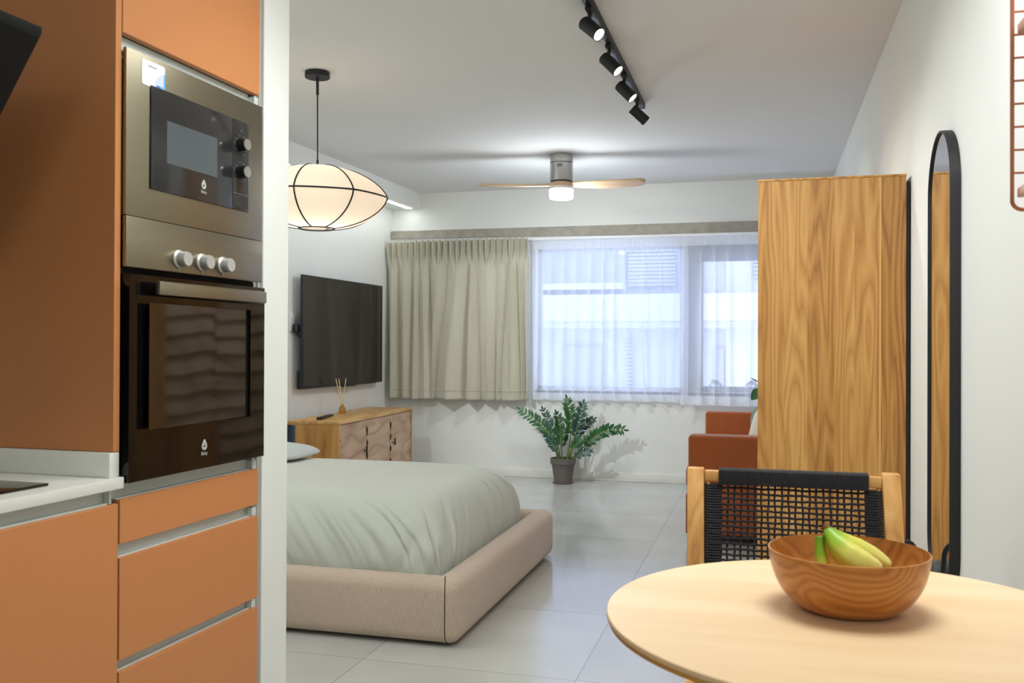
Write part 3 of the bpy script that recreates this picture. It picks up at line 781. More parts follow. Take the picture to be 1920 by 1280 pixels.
# ------------------------------------------------------------------ night stand with lamp, dresser
ns = thing('nightstand', 'wooden nightstand hidden between the bed and the dresser, under the navy lamp', 'nightstand', (-3.10, 5.46, 0))
bx('body', M['dress'], ns, -0.18, 0.16, -0.18, 0.18, 0.10, 0.46, bev=0.004)
bx('drawer_front', M['wave'], ns, 0.161, 0.175, -0.17, 0.17, 0.28, 0.44, bev=0.003)
for x in (-0.15, 0.13):
    for y in (-0.15, 0.15):
        bm = BM(); cyl(bm, (x, y, 0), (x, y, 0.10), 0.016, 0.02, 12); obj('leg', bm, M['chairw'], ns)
tl = thing('table_lamp', 'small navy-shaded lamp with silver ball base in front of the dresser', 'lamp', (-3.075, 5.46, 0.461))
bm = BM(); lathe(bm, [(0.0, 0), (0.04, 0), (0.045, 0.008), (0.012, 0.016), (0.0, 0.016)], 24); obj('foot', bm, M['chrome'], tl)
bm = BM(); bmesh.ops.create_uvsphere(bm, u_segments=24, v_segments=14, radius=0.026, matrix=Matrix.Translation((0, 0, 0.038))); obj('ball_base', bm, M['chrome'], tl)
bm = BM(); lathe(bm, [(0.080, 0.066), (0.092, 0.066), (0.088, 0.205), (0.080, 0.205)], 36, closed=True); sh = obj('lamp_shade', bm, M['navy'], tl)
bm = BM(); lathe(bm, [(0.0885, 0.185), (0.0905, 0.185), (0.0893, 0.207), (0.0875, 0.207)], 36, closed=True); obj('trim_band', bm, M['navy'], sh)
bm = BM(); lathe(bm, [(0.0, 0.074), (0.08, 0.074), (0.08, 0.078), (0.0, 0.078)], 24); cyl(bm, (0, 0, 0.055), (0, 0, 0.2), 0.006); obj('stem', bm, M['matblack'], tl)

DRZ = math.asin(0.045)
ds = thing('dresser', 'low wooden dresser with carved wavy front, under the television', 'dresser', (-2.968, 6.085, 0), DRZ)
DW, DL, DH = 0.408, 1.62, 0.645
bx('side_panel', M['dress'], ds, -DW, 0.0, 0.0, 0.025, 0.06, DH - 0.0225)
bx('side_panel', M['dress'], ds, -DW, 0.0, DL - 0.025, DL, 0.06, DH - 0.0225)
bx('top_board', M['dresstop'], ds, -DW - 0.004, 0.006, -0.003, DL + 0.003, DH - 0.022, DH, bev=0.003)
bx('back_board', M['dress'], ds, -DW, -DW + 0.012, 0.026, DL - 0.026, 0.06, DH - 0.023)
bx('base_board', M['dress'], ds, -DW + 0.013, -0.03, 0.026, DL - 0.026, 0.06, 0.08)
def wavy_panel(bm, y0, y1, z0, z1, x, amp, period, lean, seed, nu=70, nv=90, scallop=0.006):
    def f(u, v):
        y, z = y0 + (y1 - y0) * u, z0 + (z1 - z0) * v
        p = (z + lean * (y - y0) + 0.035 * noise.noise(Vector((y * 3.2, z * 2.0, seed)))) / period
        fr = p - math.floor(p)
        h = (1 - fr) ** 1.4 if fr > 0.12 else ((1 - fr) ** 1.4) * (fr / 0.12)
        h += 0.35 * noise.noise(Vector((y * 5, z * 7, seed + 3)))
        e = scallop * (0.5 + 0.5 * math.cos(2 * PI * p))
        if u < 0.001: y += e
        if u > 0.999: y -= e
        return (x + amp * h, y, z)
    vs = grid(bm, nu, nv, f)
    # return edges so that the front is a solid board
    rim = vs[0] + [r[-1] for r in vs[1:]] + list(reversed(vs[-1][:-1])) + [r[0] for r in reversed(vs[1:-1])]
    bk = [bm.verts.new((x - 0.012, v.co.y, v.co.z)) for v in rim]
    n = len(rim)
    for i in range(n): bm.faces.new((rim[i], rim[(i + 1) % n], bk[(i + 1) % n], bk[i]))
    bm.faces.new(bk)
for i in range(3):
    y0 = 0.027 + i * (DL - 0.054) / 3; y1 = y0 + (DL - 0.054) / 3 - 0.002
    bm = BM(); wavy_panel(bm, y0, y1, 0.085, DH - 0.026, -0.006, 0.007, 0.16, -0.18, 2.0 + i * 4.1, scallop=0.012)
    dd = obj('door', bm, M['wave'], ds, sharp=3.0)
    if i in (0, 2):
        yy = y1 - 0.05 if i == 0 else y0 + 0.06
        bm = BM(); box(bm, 0.006, 0.014, yy - 0.03, yy + 0.03, 0.385, 0.392); box(bm, 0.006, 0.014, yy + 0.022, yy + 0.030, 0.36, 0.42)
        obj('latch', bm, M['dark'], dd)
for i in (1, 2):
    yy = 0.026 + i * (DL - 0.054) / 3
    for k in range(5):
        z = 0.14 + k * 0.1; bm = BM()
        prism(bm, [(yy - 0.013, z), (yy, z + 0.026), (yy + 0.013, z), (yy, z - 0.026)], lambda u, v, t: (t, u, v), 0.001, 0.0045)
        obj('gap_shade_patch', bm, M['dark'], ds)  # dark plates stand in for the shade in gaps between wavy doors
for y in (0.06, DL - 0.10):
    for x in (-DW + 0.03, -0.07): bx('leg', M['dress'], ds, x, x + 0.04, y, y + 0.04, 0.0, 0.06)

rc = thing('remote_control', 'black remote control lying on the dresser top', 'remote', (-3.235, 6.40, 0.6452), R(-77))
bx('case', M['black'], rc, -0.18, 0.18, -0.022, 0.022, 0.0, 0.017, bev=0.006)
bm = BM()
for i in range(9):
    for j in (-1, 0, 1): cyl(bm, (-0.10 + i * 0.022, j * 0.011, 0.0165), (-0.10 + i * 0.022, j * 0.011, 0.0185), 0.0035, n=10)
obj('buttons', bm, M['faint'], rc)
rd = thing('reed_diffuser', 'small amber reed diffuser with pale sticks on the dresser', 'reed diffuser', (-3.30, 6.83, 0.6452))
bm = BM(); lathe(bm, [(0.0, 0.0), (0.030, 0.0), (0.032, 0.005), (0.026, 0.05), (0.012, 0.062), (0.012, 0.075), (0.010, 0.075), (0.010, 0.062), (0.023, 0.05), (0.028, 0.006), (0.0, 0.006)], 24); obj('bottle', bm, M['bottle'], rd)
bm = BM(); lathe(bm, [(0.0125, 0.060), (0.0145, 0.060), (0.0145, 0.076), (0.0125, 0.076)], 20, closed=True); obj('collar', bm, M['gold'], rd)
for dx, dy in ((-0.05, -0.03), (-0.035, 0.0), (0.02, 0.03)):
    bm = BM(); tube(bm, [(-dx * 0.15, -dy * 0.15, 0.010), (dx * 0.9, dy * 0.9, 0.285)], 0.0035, 6); obj('reed', bm, M['reed'], rd)

# ------------------------------------------------------------------ television, sockets (left wall)
def lw(s, n, z): return LC + LD * (s - YB) + LN * n + Vector((0, 0, z))
tv = thing('television', 'large black flat television mounted on the wall above the dresser', 'television', lw(6.40, 0, 0), LRZ)
bx('back_housing', M['tvbez'], tv, 0.035, 0.058, 0.10, 1.30, 0.90, 1.55, bev=0.006)
bx('lower_back_housing', M['tvbez'], tv, 0.020, 0.058, 0.02, 1.35, 0.858, 1.0, bev=0.006)
bx('wall_bracket', M['matblack'], tv, 0.002, 0.034, 0.45, 0.95, 1.1, 1.5)
bx('bezel', M['tvbez'], tv, 0.059, 0.082, 0.0, 1.415, 0.866, 1.742, bev=0.003)
bx('screen', M['screen'], tv, 0.0822, 0.0832, 0.008, 1.407, 0.882, 1.734)
bx('sensor_bar', M['tvbez'], tv, 0.062, 0.086, 0.66, 0.90, 0.852, 0.8655, bev=0.003)
so = thing('power_socket', 'white wall socket with black plug left of the television', 'socket', lw(6.385, 0, 1.36), LRZ)
bx('cover_plate', M['white'], so, 0.0005, 0.010, -0.06, 0.045, -0.055, 0.085, bev=0.003)
bx('socket_insert', M['socketgrey'], so, 0.0102, 0.014, -0.035, 0.035, -0.03, 0.05, bev=0.003)
bm = BM(); box(bm, 0.0142, 0.05, -0.025, 0.03, -0.065, 0.0, bev=0.008); tube(bm, [(0.04, 0.0, -0.06), (0.045, 0.02, -0.09), (0.04, 0.06, -0.11)], 0.005, 8); obj('plug', bm, M['black'], so)
sw = thing('light_switch', 'white wall switch between the television and the curtain', 'switch', lw(7.88, 0, 1.10), LRZ)
bx('cover_plate', M['white'], sw, 0.0005, 0.010, -0.04, 0.04, -0.07, 0.07, bev=0.003)
bx('rocker', M['socketgrey'], sw, 0.0102, 0.015, -0.022, 0.022, 0.005, 0.05, bev=0.003)
bx('rocker', M['socketgrey'], sw, 0.0102, 0.015, -0.022, 0.022, -0.05, -0.005, bev=0.003)

# ------------------------------------------------------------------ pendant lantern
pn = thing('pendant_lamp', 'cream lantern pendant lamp with black ribs above the bed', 'pendant lamp', (-2.278, 4.40, CEIL))
PT, PE, PB, PR, RO = -0.503, -0.664, -0.822, 0.375, 0.092
def prof(t):          # t 0 top .. 1 bottom; a lens with a sharp rim
    if t < 0.5:
        r = 0.075 + (PR - 0.075) * math.sin(t * PI); return r, PE + 0.166 * max(0.0, 1 - (r / PR) ** 2.3) ** 0.76
    r = RO + (PR - RO) * math.sin((1 - t) * PI); return r, PE - 0.163 * max(0.0, 1 - (r / PR) ** 2.2) ** 0.60
A0 = R(-90 + 15.4 - 5)
def rib_pt(t, a, extra=0.0):
    r, z = prof(t); k = ((a - A0) / (PI / 4)) % 1.0
    sag = 1 - 0.035 * math.sin(PI * k) * math.sin(PI * min(1, t * 1.0)) ** 0.5
    return Vector(((r * sag + extra) * math.cos(a), (r * sag + extra) * math.sin(a), z))
bm = BM(); grid(bm, 128, 40, lambda u, v: rib_pt(v, A0 + 2 * PI * u), True); obj('lamp_shade', bm, M['shade'], pn, sharp=3.0)
for k in range(8):
    a = A0 + k * PI / 4
    bm = BM(); tube(bm, [rib_pt(i / 30, a, 0.001) for i in range(31)], 0.0042, 6); obj('rib', bm, M['matblack'], pn)
bm = BM(); rr = tube(bm, [rib_pt(0.5, A0 + 2 * PI * i / 96, 0.002) for i in range(97)], 0.0045, 6); obj('equator_hoop', bm, M['matblack'], pn)
bm = BM(); tube(bm, [rib_pt(1.0, A0 + 2 * PI * i / 48, 0.0) for i in range(49)], 0.0045, 6); obj('bottom_ring', bm, M['matblack'], pn)
bm = BM(); tube(bm, [rib_pt(0.0, A0 + 2 * PI * i / 48, 0.0) for i in range(49)], 0.0035, 6); tube(bm, [(-0.075, 0, PT), (0.075, 0, PT)], 0.003, 6); tube(bm, [(0, -0.075, PT), (0, 0.075, PT)], 0.003, 6); obj('top_ring', bm, M['matblack'], pn)
bm = BM(); lathe(bm, [(0.0, -0.001), (0.064, -0.001), (0.066, -0.028), (0.063, -0.031), (0.0, -0.031)], 40); obj('ceiling_rose', bm, M['matblack'], pn)
bm = BM(); tube(bm, [(0, 0, -0.031), (0.001, 0, -0.12)], 0.0075, 10); tube(bm, [(0.001, 0, -0.12), (0.003, 0, PT + 0.03)], 0.0038, 8); tube(bm, [(0.003, 0, PT + 0.04), (0.003, 0, PT)], 0.006, 8); obj('cord', bm, M['matblack'], pn)
bm = BM(); cyl(bm, (0, 0, PT), (0, 0, PT - 0.07), 0.02); so_ = obj('bulb_holder', bm, M['matblack'], pn)
bm = BM(); bmesh.ops.create_uvsphere(bm, u_segments=24, v_segments=14, radius=0.045, matrix=Matrix.Translation((0, 0, PT - 0.115))); obj('bulb', bm, M['bulb'], so_)

# ------------------------------------------------------------------ ceiling fan
fa = thing('ceiling_fan', 'ceiling fan with nickel motor, two wooden blades and lit lamp', 'fan', (-1.484, 6.775, CEIL))
bm = BM(); lathe(bm, [(0.0, -0.001), (0.086, -0.001), (0.086, -0.062), (0.084, -0.0635), (0.084, -0.0655), (0.086, -0.067), (0.086, -0.196), (0.082, -0.200), (0.0, -0.200)], 64); obj('motor_housing', bm, M['fansteel'], fa)
bm = BM(); lathe(bm, [(0.0845, -0.0634), (0.0863, -0.0634), (0.0863, -0.0657), (0.0845, -0.0657)], 64, closed=True); lathe(bm, [(0.0, -0.2002), (0.080, -0.2002), (0.080, -0.207), (0.0, -0.207)], 48); obj('shadow_joint', bm, M['matblack'], fa)
bm = BM()
for i in range(5):
    a = R(-90 + 15 - 22 + i * 5.2); c_, s_ = math.cos(a), math.sin(a)
    for sgn in (0,):
        p = Vector((0.0862 * c_, 0.0862 * s_, 0)); tvec = Vector((-s_, c_, 0)) * 0.0022
        q = [p - tvec + Vector((0, 0, -0.078)), p + tvec + Vector((0, 0, -0.078)), p + tvec + Vector((0, 0, -0.102)), p - tvec + Vector((0, 0, -0.102))]
        o2 = Vector((c_, s_, 0)) * 0.001
        a_ = [bm.verts.new(x) for x in q]; b_ = [bm.verts.new(x + o2) for x in q]
        bm.faces.new(b_); bm.faces.new(list(reversed(a_)))
        for j in range(4): bm.faces.new((a_[j], a_[(j + 1) % 4], b_[(j + 1) % 4], b_[j]))
obj('vent_slots', bm, M['matblack'], fa)
bm = BM(); lathe(bm, [(0.0, -0.2072), (0.078, -0.2072), (0.092, -0.222), (0.088, -0.240), (0.0, -0.240)], 48); obj('blade_hub', bm, M['fanwood'], fa)
def blade_bm():
    bm = BM()
    L0, L1 = 0.080, 0.625
    def f(u, v, top):
        s = L0 + (L1 - L0) * u
        w = 0.040 + 0.038 * math.sin(min(1, u * 1.25) * PI * 0.62)
        if u > 0.9: w *= math.sqrt(max(0.02, 1 - ((u - 0.9) / 0.1) ** 2 * 0.9))
        y = (v - 0.5) * 2 * w + 0.012 * math.sin(u * PI)
        pitch = R(16) * (1 - 0.25 * u)
        th = 0.017 * (1 - (2 * v - 1) ** 2) ** 0.5 + 0.0015
        z = -0.224 + 0.012 * u * u + (th if top else -th) * 0.6
        return (s, y * math.cos(pitch), z - y * math.sin(pitch) * 1.0)
    a = grid(bm, 40, 13, lambda u, v: f(u, v, True)); b = grid(bm, 40, 13, lambda u, v: f(u, v, False))
    bm.verts.ensure_lookup_table()
    for j in range(12):
        for k in (0, 39): bm.faces.new((a[j][k], a[j + 1][k], b[j + 1][k], b[j][k]))
    for i in range(39):
        for k in (0, 12): bm.faces.new((a[k][i], a[k][i + 1], b[k][i + 1], b[k][i]))
    return bm
b1 = obj('blade', blade_bm(), M['fanwood'], fa, sharp=1.2); b1.rotation_euler = (0, 0, R(15.4 - 7))
b2 = b1.copy(); C.objects.link(b2); b2.rotation_euler = (0, 0, R(195.4 - 7))
bm = BM(); lathe(bm, [(0.0, -0.2402), (0.086, -0.2402), (0.088, -0.262), (0.0, -0.262)], 48); obj('lamp_ring', bm, M['fanring'], fa)
bm = BM(); lathe(bm, [(0.0, -0.2622), (0.089, -0.2622), (0.090, -0.315), (0.084, -0.330), (0.0, -0.332)], 48); obj('lamp_diffuser', bm, M['fanlamp'], fa)

# ------------------------------------------------------------------ track with spotlights
TX = -0.708
tr = thing('lighting_track', 'black ceiling track carrying four spotlights', 'lighting track', (TX, 4.3, CEIL))
bx('rail', M['matblack'], tr, -0.017, 0.017, -1.9, 1.13, -0.034, -0.0005, bev=0.002)
bx('end_cap', M['black'], tr, -0.018, 0.018, 1.131, 1.15, -0.035, -0.0005, bev=0.002)
bm = BM(); box(bm, -0.008, 0.008, -1.88, 1.12, -0.0352, -0.0342); obj('contact_slot', bm, M['tvbez'], tr)
def spotlight(label, y, d, power):
    d = Vector(d).normalized(); zt_ = CEIL - 0.0356
    t = thing('spotlight', label, 'spotlight', (TX, y, zt_), 0, 'spotlights on the ceiling track')
    bx('adapter', M['matblack'], t, -0.015, 0.015, -0.06, 0.06, -0.014, -0.0005, bev=0.002)
    piv = Vector((-0.012, 0.0, -0.062))
    bm = BM(); tube(bm, [(-0.004, 0, -0.014), piv + Vector((0, 0, -0.004))], 0.009, 10); obj('arm', bm, M['matblack'], t)
    p0 = piv - d * 0.030; p1 = piv + d * 0.080
    bm = BM()
    lathe(bm, [(0.0, 0.0), (0.026, 0.0), (0.0295, 0.004), (0.0295, 0.110), (0.0265, 0.110), (0.0265, 0.100), (0.0, 0.100)], 36)
    q = d.to_track_quat('Z', 'Y').to_matrix().to_4x4()
    bmesh.ops.transform(bm, matrix=Matrix.Translation(p0) @ q, verts=bm.verts[:]); bd = obj('lamp_head', bm, M['matblack'], t)
    bm = BM(); lathe(bm, [(0.0, 0.1012), (0.026, 0.1012), (0.026, 0.1045), (0.0, 0.1065)], 32)
    bmesh.ops.transform(bm, matrix=Matrix.Translation(p0) @ q, verts=bm.verts[:]); obj('lens', bm, M['spotface'], bd)
    src = Vector((TX, y, zt_)) + p0 + d * 0.116
    lamp('spot_beam', 'SPOT', src, power, (0.96, 0.98, 0.95), 0.022, src + d, R(75), 0.9)
SPW = 17
spotlight('black track spotlight nearest the camera, at the top edge, lens lit', 3.795, (0.72, -0.40, -0.70), SPW)
spotlight('second black track spotlight from the top edge, lens lit', 4.287, (0.68, -0.20, -0.72), SPW)
spotlight('third black track spotlight from the top edge, lens lit', 4.765, (0.68, -0.12, -0.72), SPW)
spotlight('last black track spotlight, nearest the fan, lens turned away', 5.262, (0.72, 0.36, -0.66), SPW)

# LED strip under the soffit
ls = thing('ceiling_light_strip', 'thin lit light strip on the underside of the soffit above the lantern', 'light strip', SC, LRZ)
bx('channel', M['white'], ls, -0.108, -0.052, -5.3, -0.06, 2.4865, 2.4895)
bx('diffuser', M['strip'], ls, -0.104, -0.056, -5.28, -0.08, 2.4835, 2.4863)

# ------------------------------------------------------------------ floor plant
def leaf(bm, base, d, up, L, W, fold=0.25, curl=0.0):
    d = d.normalized(); s = d.cross(up)
    if s.length < 1e-3: s = d.cross(Vector((0.3, 1, 0.1)))
    s.normalize(); n_ = s.cross(d).normalized()
    prof_ = [(0.0, 0.06), (0.18, 0.62), (0.42, 1.0), (0.68, 0.82), (0.88, 0.4), (1.0, 0.0)]
    mid = []; lf_ = []; rt = []
    for t, w in prof_:
        p = base + d * (L * t) - n_ * (curl * L * t * t)
        mid.append(bm.verts.new(p))
        if w > 0:
            lf_.append(bm.verts.new(p + s * (W * w) + n_ * (fold * W * w))); rt.append(bm.verts.new(p - s * (W * w) + n_ * (fold * W * w)))
    for i in range(len(lf_) - 1):
        bm.faces.new((mid[i], mid[i + 1], lf_[i + 1], lf_[i])); bm.faces.new((mid[i + 1], mid[i], rt[i], rt[i + 1]))
    bm.faces.new((mid[-2], mid[-1], lf_[-1])); bm.faces.new((mid[-1], mid[-2], rt[-1]))
def bez(pts, n):
    pts = [Vector(p) for p in pts]
    out = []
    for i in range(n + 1):
        t = i / n; q = pts[:]
        while len(q) > 1: q = [a.lerp(b, t) for a, b in zip(q, q[1:])]
        out.append(q[0])
    return out
pp = thing('potted_plant', 'dark green leafy plant in a brown-grey pot on the floor under the window', 'plant', (-1.712, 7.925, 0), R(15))
bm = BM(); lathe(bm, [(0.0, 0.002), (0.088, 0.002), (0.092, 0.010), (0.084, 0.012), (0.0, 0.012)], 36); obj('saucer', bm, M['pot'], pp)
bm = BM(); lathe(bm, [(0.0, 0.0125), (0.076, 0.0125), (0.101, 0.168), (0.110, 0.170), (0.113, 0.218), (0.104, 0.219), (0.099, 0.19), (0.0, 0.185)], 44); obj('pot', bm, M['pot'], pp)
bm = BM(); lathe(bm, [(0.0, 0.200), (0.06, 0.199), (0.0985, 0.195), (0.0985, 0.191), (0.0, 0.1855)], 30); obj('soil', bm, M['soil'], pp)
k_ = 0.00062
def cpx(x, y, dy=0.0): return Vector(((x - 645) * k_, dy, 0.215 + (890 - y) * k_))
fr = [  # crop-pixel control points of each stalk, depth, leaf pairs, leaf size, material
    ([(585, 930), (560, 640), (400, 430), (50, 225)], (0.0, 0.02, 0.06, 0.09), 16, 0.075, 'leaf', 0.30),
    ([(600, 930), (600, 640), (470, 450), (365, 215)], (0.02, 0.05, 0.08, 0.05), 13, 0.060, 'leafdk', 0.28),
    ([(640, 930), (590, 640), (640, 450), (550, 255)], (0.0, 0.03, 0.02, -0.04), 13, 0.060, 'leaf', 0.30),
    ([(690, 930), (770, 560), (770, 320), (700, 65)], (0.0, -0.02, -0.05, 0.0), 16, 0.072, 'leaf', 0.40),
    ([(715, 930), (800, 600), (860, 380), (920, 125)], (0.0, -0.03, -0.06, -0.03), 15, 0.070, 'leafdk', 0.40),
    ([(735, 930), (790, 640), (920, 430), (1075, 350)], (0.03, 0.07, 0.09, 0.08), 11, 0.058, 'leafdk', 0.40),
    ([(755, 930), (980, 640), (1150, 430), (1470, 470)], (0.0, -0.05, -0.09, -0.10), 18, 0.072, 'leaf', 0.30),
    ([(760, 940), (800, 860), (900, 760), (1005, 775)], (-0.02, -0.06, -0.10, -0.12), 6, 0.060, 'leafdk', 0.35),
    ([(570, 930), (560, 800), (500, 680), (415, 575)], (-0.02, -0.06, -0.08, -0.09), 7, 0.055, 'leafdk', 0.40),
    ([(640, 930), (600, 760), (650, 650), (690, 520)], (0.03, 0.06, 0.09, 0.12), 8, 0.055, 'leafdk', 0.45),
    ([(700, 930), (720, 760), (800, 680), (930, 590)], (-0.04, -0.08, -0.10, -0.08), 8, 0.060, 'leaf', 0.45),
]
random.seed(11)
for pts, dep, npair, ll, mt, t0 in fr:
    cur = bez([cpx(x, y, dd_) for (x, y), dd_ in zip(pts, dep)], 40)
    bm = BM(); tube(bm, cur, [0.0085 - 0.0065 * i / 40 for i in range(41)], 8); st_ = obj('stalk', bm, M['stem'], pp)
    bm = BM()
    for i in range(npair):
        t = t0 + (0.98 - t0) * i / (npair - 1); j = min(39, int(t * 40)); p = cur[j]; tg = (cur[j + 1] - cur[max(0, j - 1)]).normalized()
        sd = tg.cross(Vector((0.15, -1, 0.25))).normalized()
        for sg in (1, -1):
            d = tg * random.uniform(0.55, 0.9) + sd * sg * random.uniform(0.7, 1.0) + Vector((0, random.uniform(-0.35, 0.25), random.uniform(-0.1, 0.2)))
            sc = (0.75 + 0.35 * math.sin(PI * min(1, (t - t0) / (1 - t0) * 0.9 + 0.1))) * random.uniform(0.85, 1.1)
            leaf(bm, p, d, Vector((0, -1, 0.4)), ll * sc, ll * 0.19 * sc, 0.25, random.uniform(0, 0.25))
    leaf(bm, cur[-1], (cur[-1] - cur[-3]), Vector((0, -1, 0.4)), ll * 0.8, ll * 0.15, 0.2)
    obj('leaves', bm, M[mt], st_, sharp=3.0)

# ------------------------------------------------------------------ sofa, cushions, corner plant
sf = thing('sofa', 'rust orange sofa against the right wall behind the wardrobe', 'sofa', (0, 0, 0))
bx('near_arm', M['rust'], sf, -0.455, 0.50, 5.70, 5.86, 0.06, 0.660, bev=0.022, seg=4)
bx('far_arm', M['rust'], sf, -0.468, 0.50, 7.56, 7.72, 0.06, 0.678, bev=0.022, seg=4)
bx('base', M['rust'], sf, -0.44, 0.50, 5.865, 7.555, 0.06, 0.30, bev=0.02, seg=3)
bx('backrest', M['rust'], sf, 0.28, 0.50, 5.865, 7.555, 0.302, 0.74, bev=0.04, seg=4)
bx('seat_cushion', M['rust'], sf, -0.485, 0.275, 5.868, 6.705, 0.302, 0.46, bev=0.045, seg=5)
bx('seat_cushion', M['rust'], sf, -0.485, 0.275, 6.712, 7.552, 0.302, 0.46, bev=0.045, seg=5)
bx('apron', M['rust'], sf, -0.468, -0.4565, 5.72, 7.70, 0.06, 0.30, bev=0.012, seg=3)
for x in (-0.40, 0.42):
    for y in (5.78, 7.64):
        bm = BM(); cyl(bm, (x, y, 0), (x, y, 0.059), 0.016, 0.02, 14); obj('leg', bm, M['chairw'], sf)
cs = thing('cushion', 'cream cushion on the rust sofa, at the wardrobe edge', 'cushion', (0.065, 6.15, 0.640))
bm = BM(); superblob(bm, (0, 0, 0), 0.165, 0.165, 0.055, 0.5, pinch=0.4); bmesh.ops.transform(bm, matrix=Matrix.Rotation(R(14), 4, 'Y') @ Matrix.Rotation(R(68), 4, 'X'), verts=bm.verts[:]); obj('cushion_body', bm, M['cream'], cs, sharp=3.0)
cs2 = thing('cushion', 'sage green cushion with pointed corner behind the cream one on the sofa', 'cushion', (0.085, 6.36, 0.672))
bm = BM(); superblob(bm, (0, 0, 0), 0.180, 0.180, 0.05, 0.75, pinch=0.6); bmesh.ops.transform(bm, matrix=Matrix.Rotation(R(-10), 4, 'Y') @ Matrix.Rotation(R(72), 4, 'X'), verts=bm.verts[:]); obj('cushion_body', bm, M['sagecush'], cs2, sharp=3.0)

rp = thing('potted_plant', 'big-leaved plant with brown pole in the corner, peeking past the wardrobe', 'plant', (0.06, 7.93, 0))
bm = BM(); lathe(bm, [(0.0, 0.0), (0.10, 0.0), (0.135, 0.26), (0.128, 0.26), (0.12, 0.22), (0.0, 0.22)], 32); obj('pot', bm, M['cream'], rp)
bm = BM(); lathe(bm, [(0.0, 0.235), (0.118, 0.228), (0.118, 0.2205), (0.0, 0.2205)], 24); obj('soil', bm, M['soil'], rp)
bm = BM(); tube(bm, [(-0.10, -0.03, 0.22), (-0.10, -0.03, 1.128)], 0.022, 12); obj('support_pole', bm, M['coir'], rp)
bm = BM(); tube(bm, bez([(-0.05, 0.0, 0.22), (-0.02, -0.04, 0.6), (-0.10, -0.06, 0.8), (-0.06, -0.05, 1.05)], 16), 0.009, 8); obj('stem', bm, M['stem'], rp)
bm = BM()
for b, d, L, W in (((-0.09, -0.06, 0.86), (-0.7, -0.2, -0.75), 0.13, 0.045), ((-0.11, -0.04, 0.905), (-0.75, 0.0, 0.42), 0.085, 0.006), ((-0.05, -0.05, 0.95), (0.8, -0.2, 0.3), 0.22, 0.07),
                   ((-0.04, -0.04, 1.03), (0.5, -0.3, 0.8), 0.2, 0.06), ((-0.05, 0.0, 0.7), (0.9, 0.0, 0.2), 0.24, 0.07), ((-0.03, -0.03, 0.6), (0.5, -0.5, 0.2), 0.2, 0.06)):
    leaf(bm, Vector(b), Vector(d), Vector((0, -1, 0.3)), L, W, 0.15, 0.2)
obj('leaves', bm, M['leaf'], rp, sharp=3.0)

# ------------------------------------------------------------------ wardrobe
WY = 3.87; WH = 1.8765
wd = thing('wardrobe', 'tall teak wardrobe, plank side facing the camera, against the right wall', 'wardrobe', (-0.0316, WY, 0))
WW, WL = 0.5576, 1.02
bx('side_panel', M['teak'], wd, 0.0, WW, 0.0, 0.028, 0.05, WH - 0.0085)
bx('side_panel', M['teak'], wd, 0.0, WW, WL - 0.028, WL, 0.05, WH - 0.0085)
bx('top_board', M['teakY'], wd, -0.001, WW + 0.001, -0.002, WL + 0.002, WH - 0.008, WH, bev=0.001)
bx('bottom_board', M['teakY'], wd, 0.01, WW, 0.029, WL - 0.029, 0.05, 0.075)
bx('back_panel', M['dark'], wd, WW + 0.001, WW + 0.013, 0.002, WL - 0.002, 0.05, WH - 0.03)
bx('plinth', M['teakY'], wd, 0.02, WW - 0.02, 0.01, WL - 0.01, 0.0, 0.05)
for i in range(2):
    y0 = 0.030 + i * (WL - 0.06) / 2; y1 = y0 + (WL - 0.06) / 2 - 0.003
    bm = BM(); wavy_panel(bm, -y1, -y0, 0.08, WH - 0.026, 0.0, 0.026, 0.095, 0.02, 5.0 + i * 3.3, nu=50, nv=230, scallop=0.006)
    bmesh.ops.transform(bm, matrix=Matrix.Translation((0.034, 0, 0)) @ Matrix.Rotation(PI, 4, 'Z'), verts=bm.verts[:])
    dd = obj('door', bm, M['wave'], wd, sharp=3.0)
    bm = BM(); yy = y1 - 0.02 if i == 0 else y0 + 0.02
    for k in range(4 if i == 0 else 1):
        z = 0.75 + 0.18 * k if i == 0 else 1.0
        tube(bm, [(0.020, yy, z), (0.0005, yy, z)], 0.005, 8)
    obj('metal_stud', bm, M['gold'], dd)

# ------------------------------------------------------------------ mirror, wire grid with pegs (right wall)
MY0, MY1, MZ0, MZ1 = 2.915, 3.300, 0.42, 1.868
mi = thing('wall_mirror', 'tall pill-shaped mirror in thin black frame on the right wall', 'mirror', (XR, (MY0 + MY1) / 2, (MZ0 + MZ1) / 2))
mr = (MY1 - MY0) / 2; mh = (MZ1 - MZ0) / 2
def pill(r, k=32):
    o_ = []
    for i in range(k + 1):
        a = PI * i / k; o_.append((r * math.cos(a), mh - mr + r * math.sin(a)))
    for i in range(k + 1):
        a = PI + PI * i / k; o_.append((r * math.cos(a), -(mh - mr) + r * math.sin(a)))
    return o_
bm = BM(); loops = []
for r_, x in ((mr, -0.001), (mr, -0.030), (mr - 0.006, -0.030), (mr - 0.006, -0.022), (mr - 0.006, -0.001)):
    loops.append([bm.verts.new((x, u, v)) for u, v in pill(r_)])
for a, b in zip(loops, loops[1:] + loops[:1]):
    n = len(a)
    for i in range(n): bm.faces.new((a[i], a[(i + 1) % n], b[(i + 1) % n], b[i]))
obj('frame', bm, M['matblack'], mi)
bm = BM(); prism(bm, pill(mr - 0.0065), lambda u, v, t: (t, u, v), -0.024, -0.004); obj('mirror_glass', bm, M['mirror'], mi)

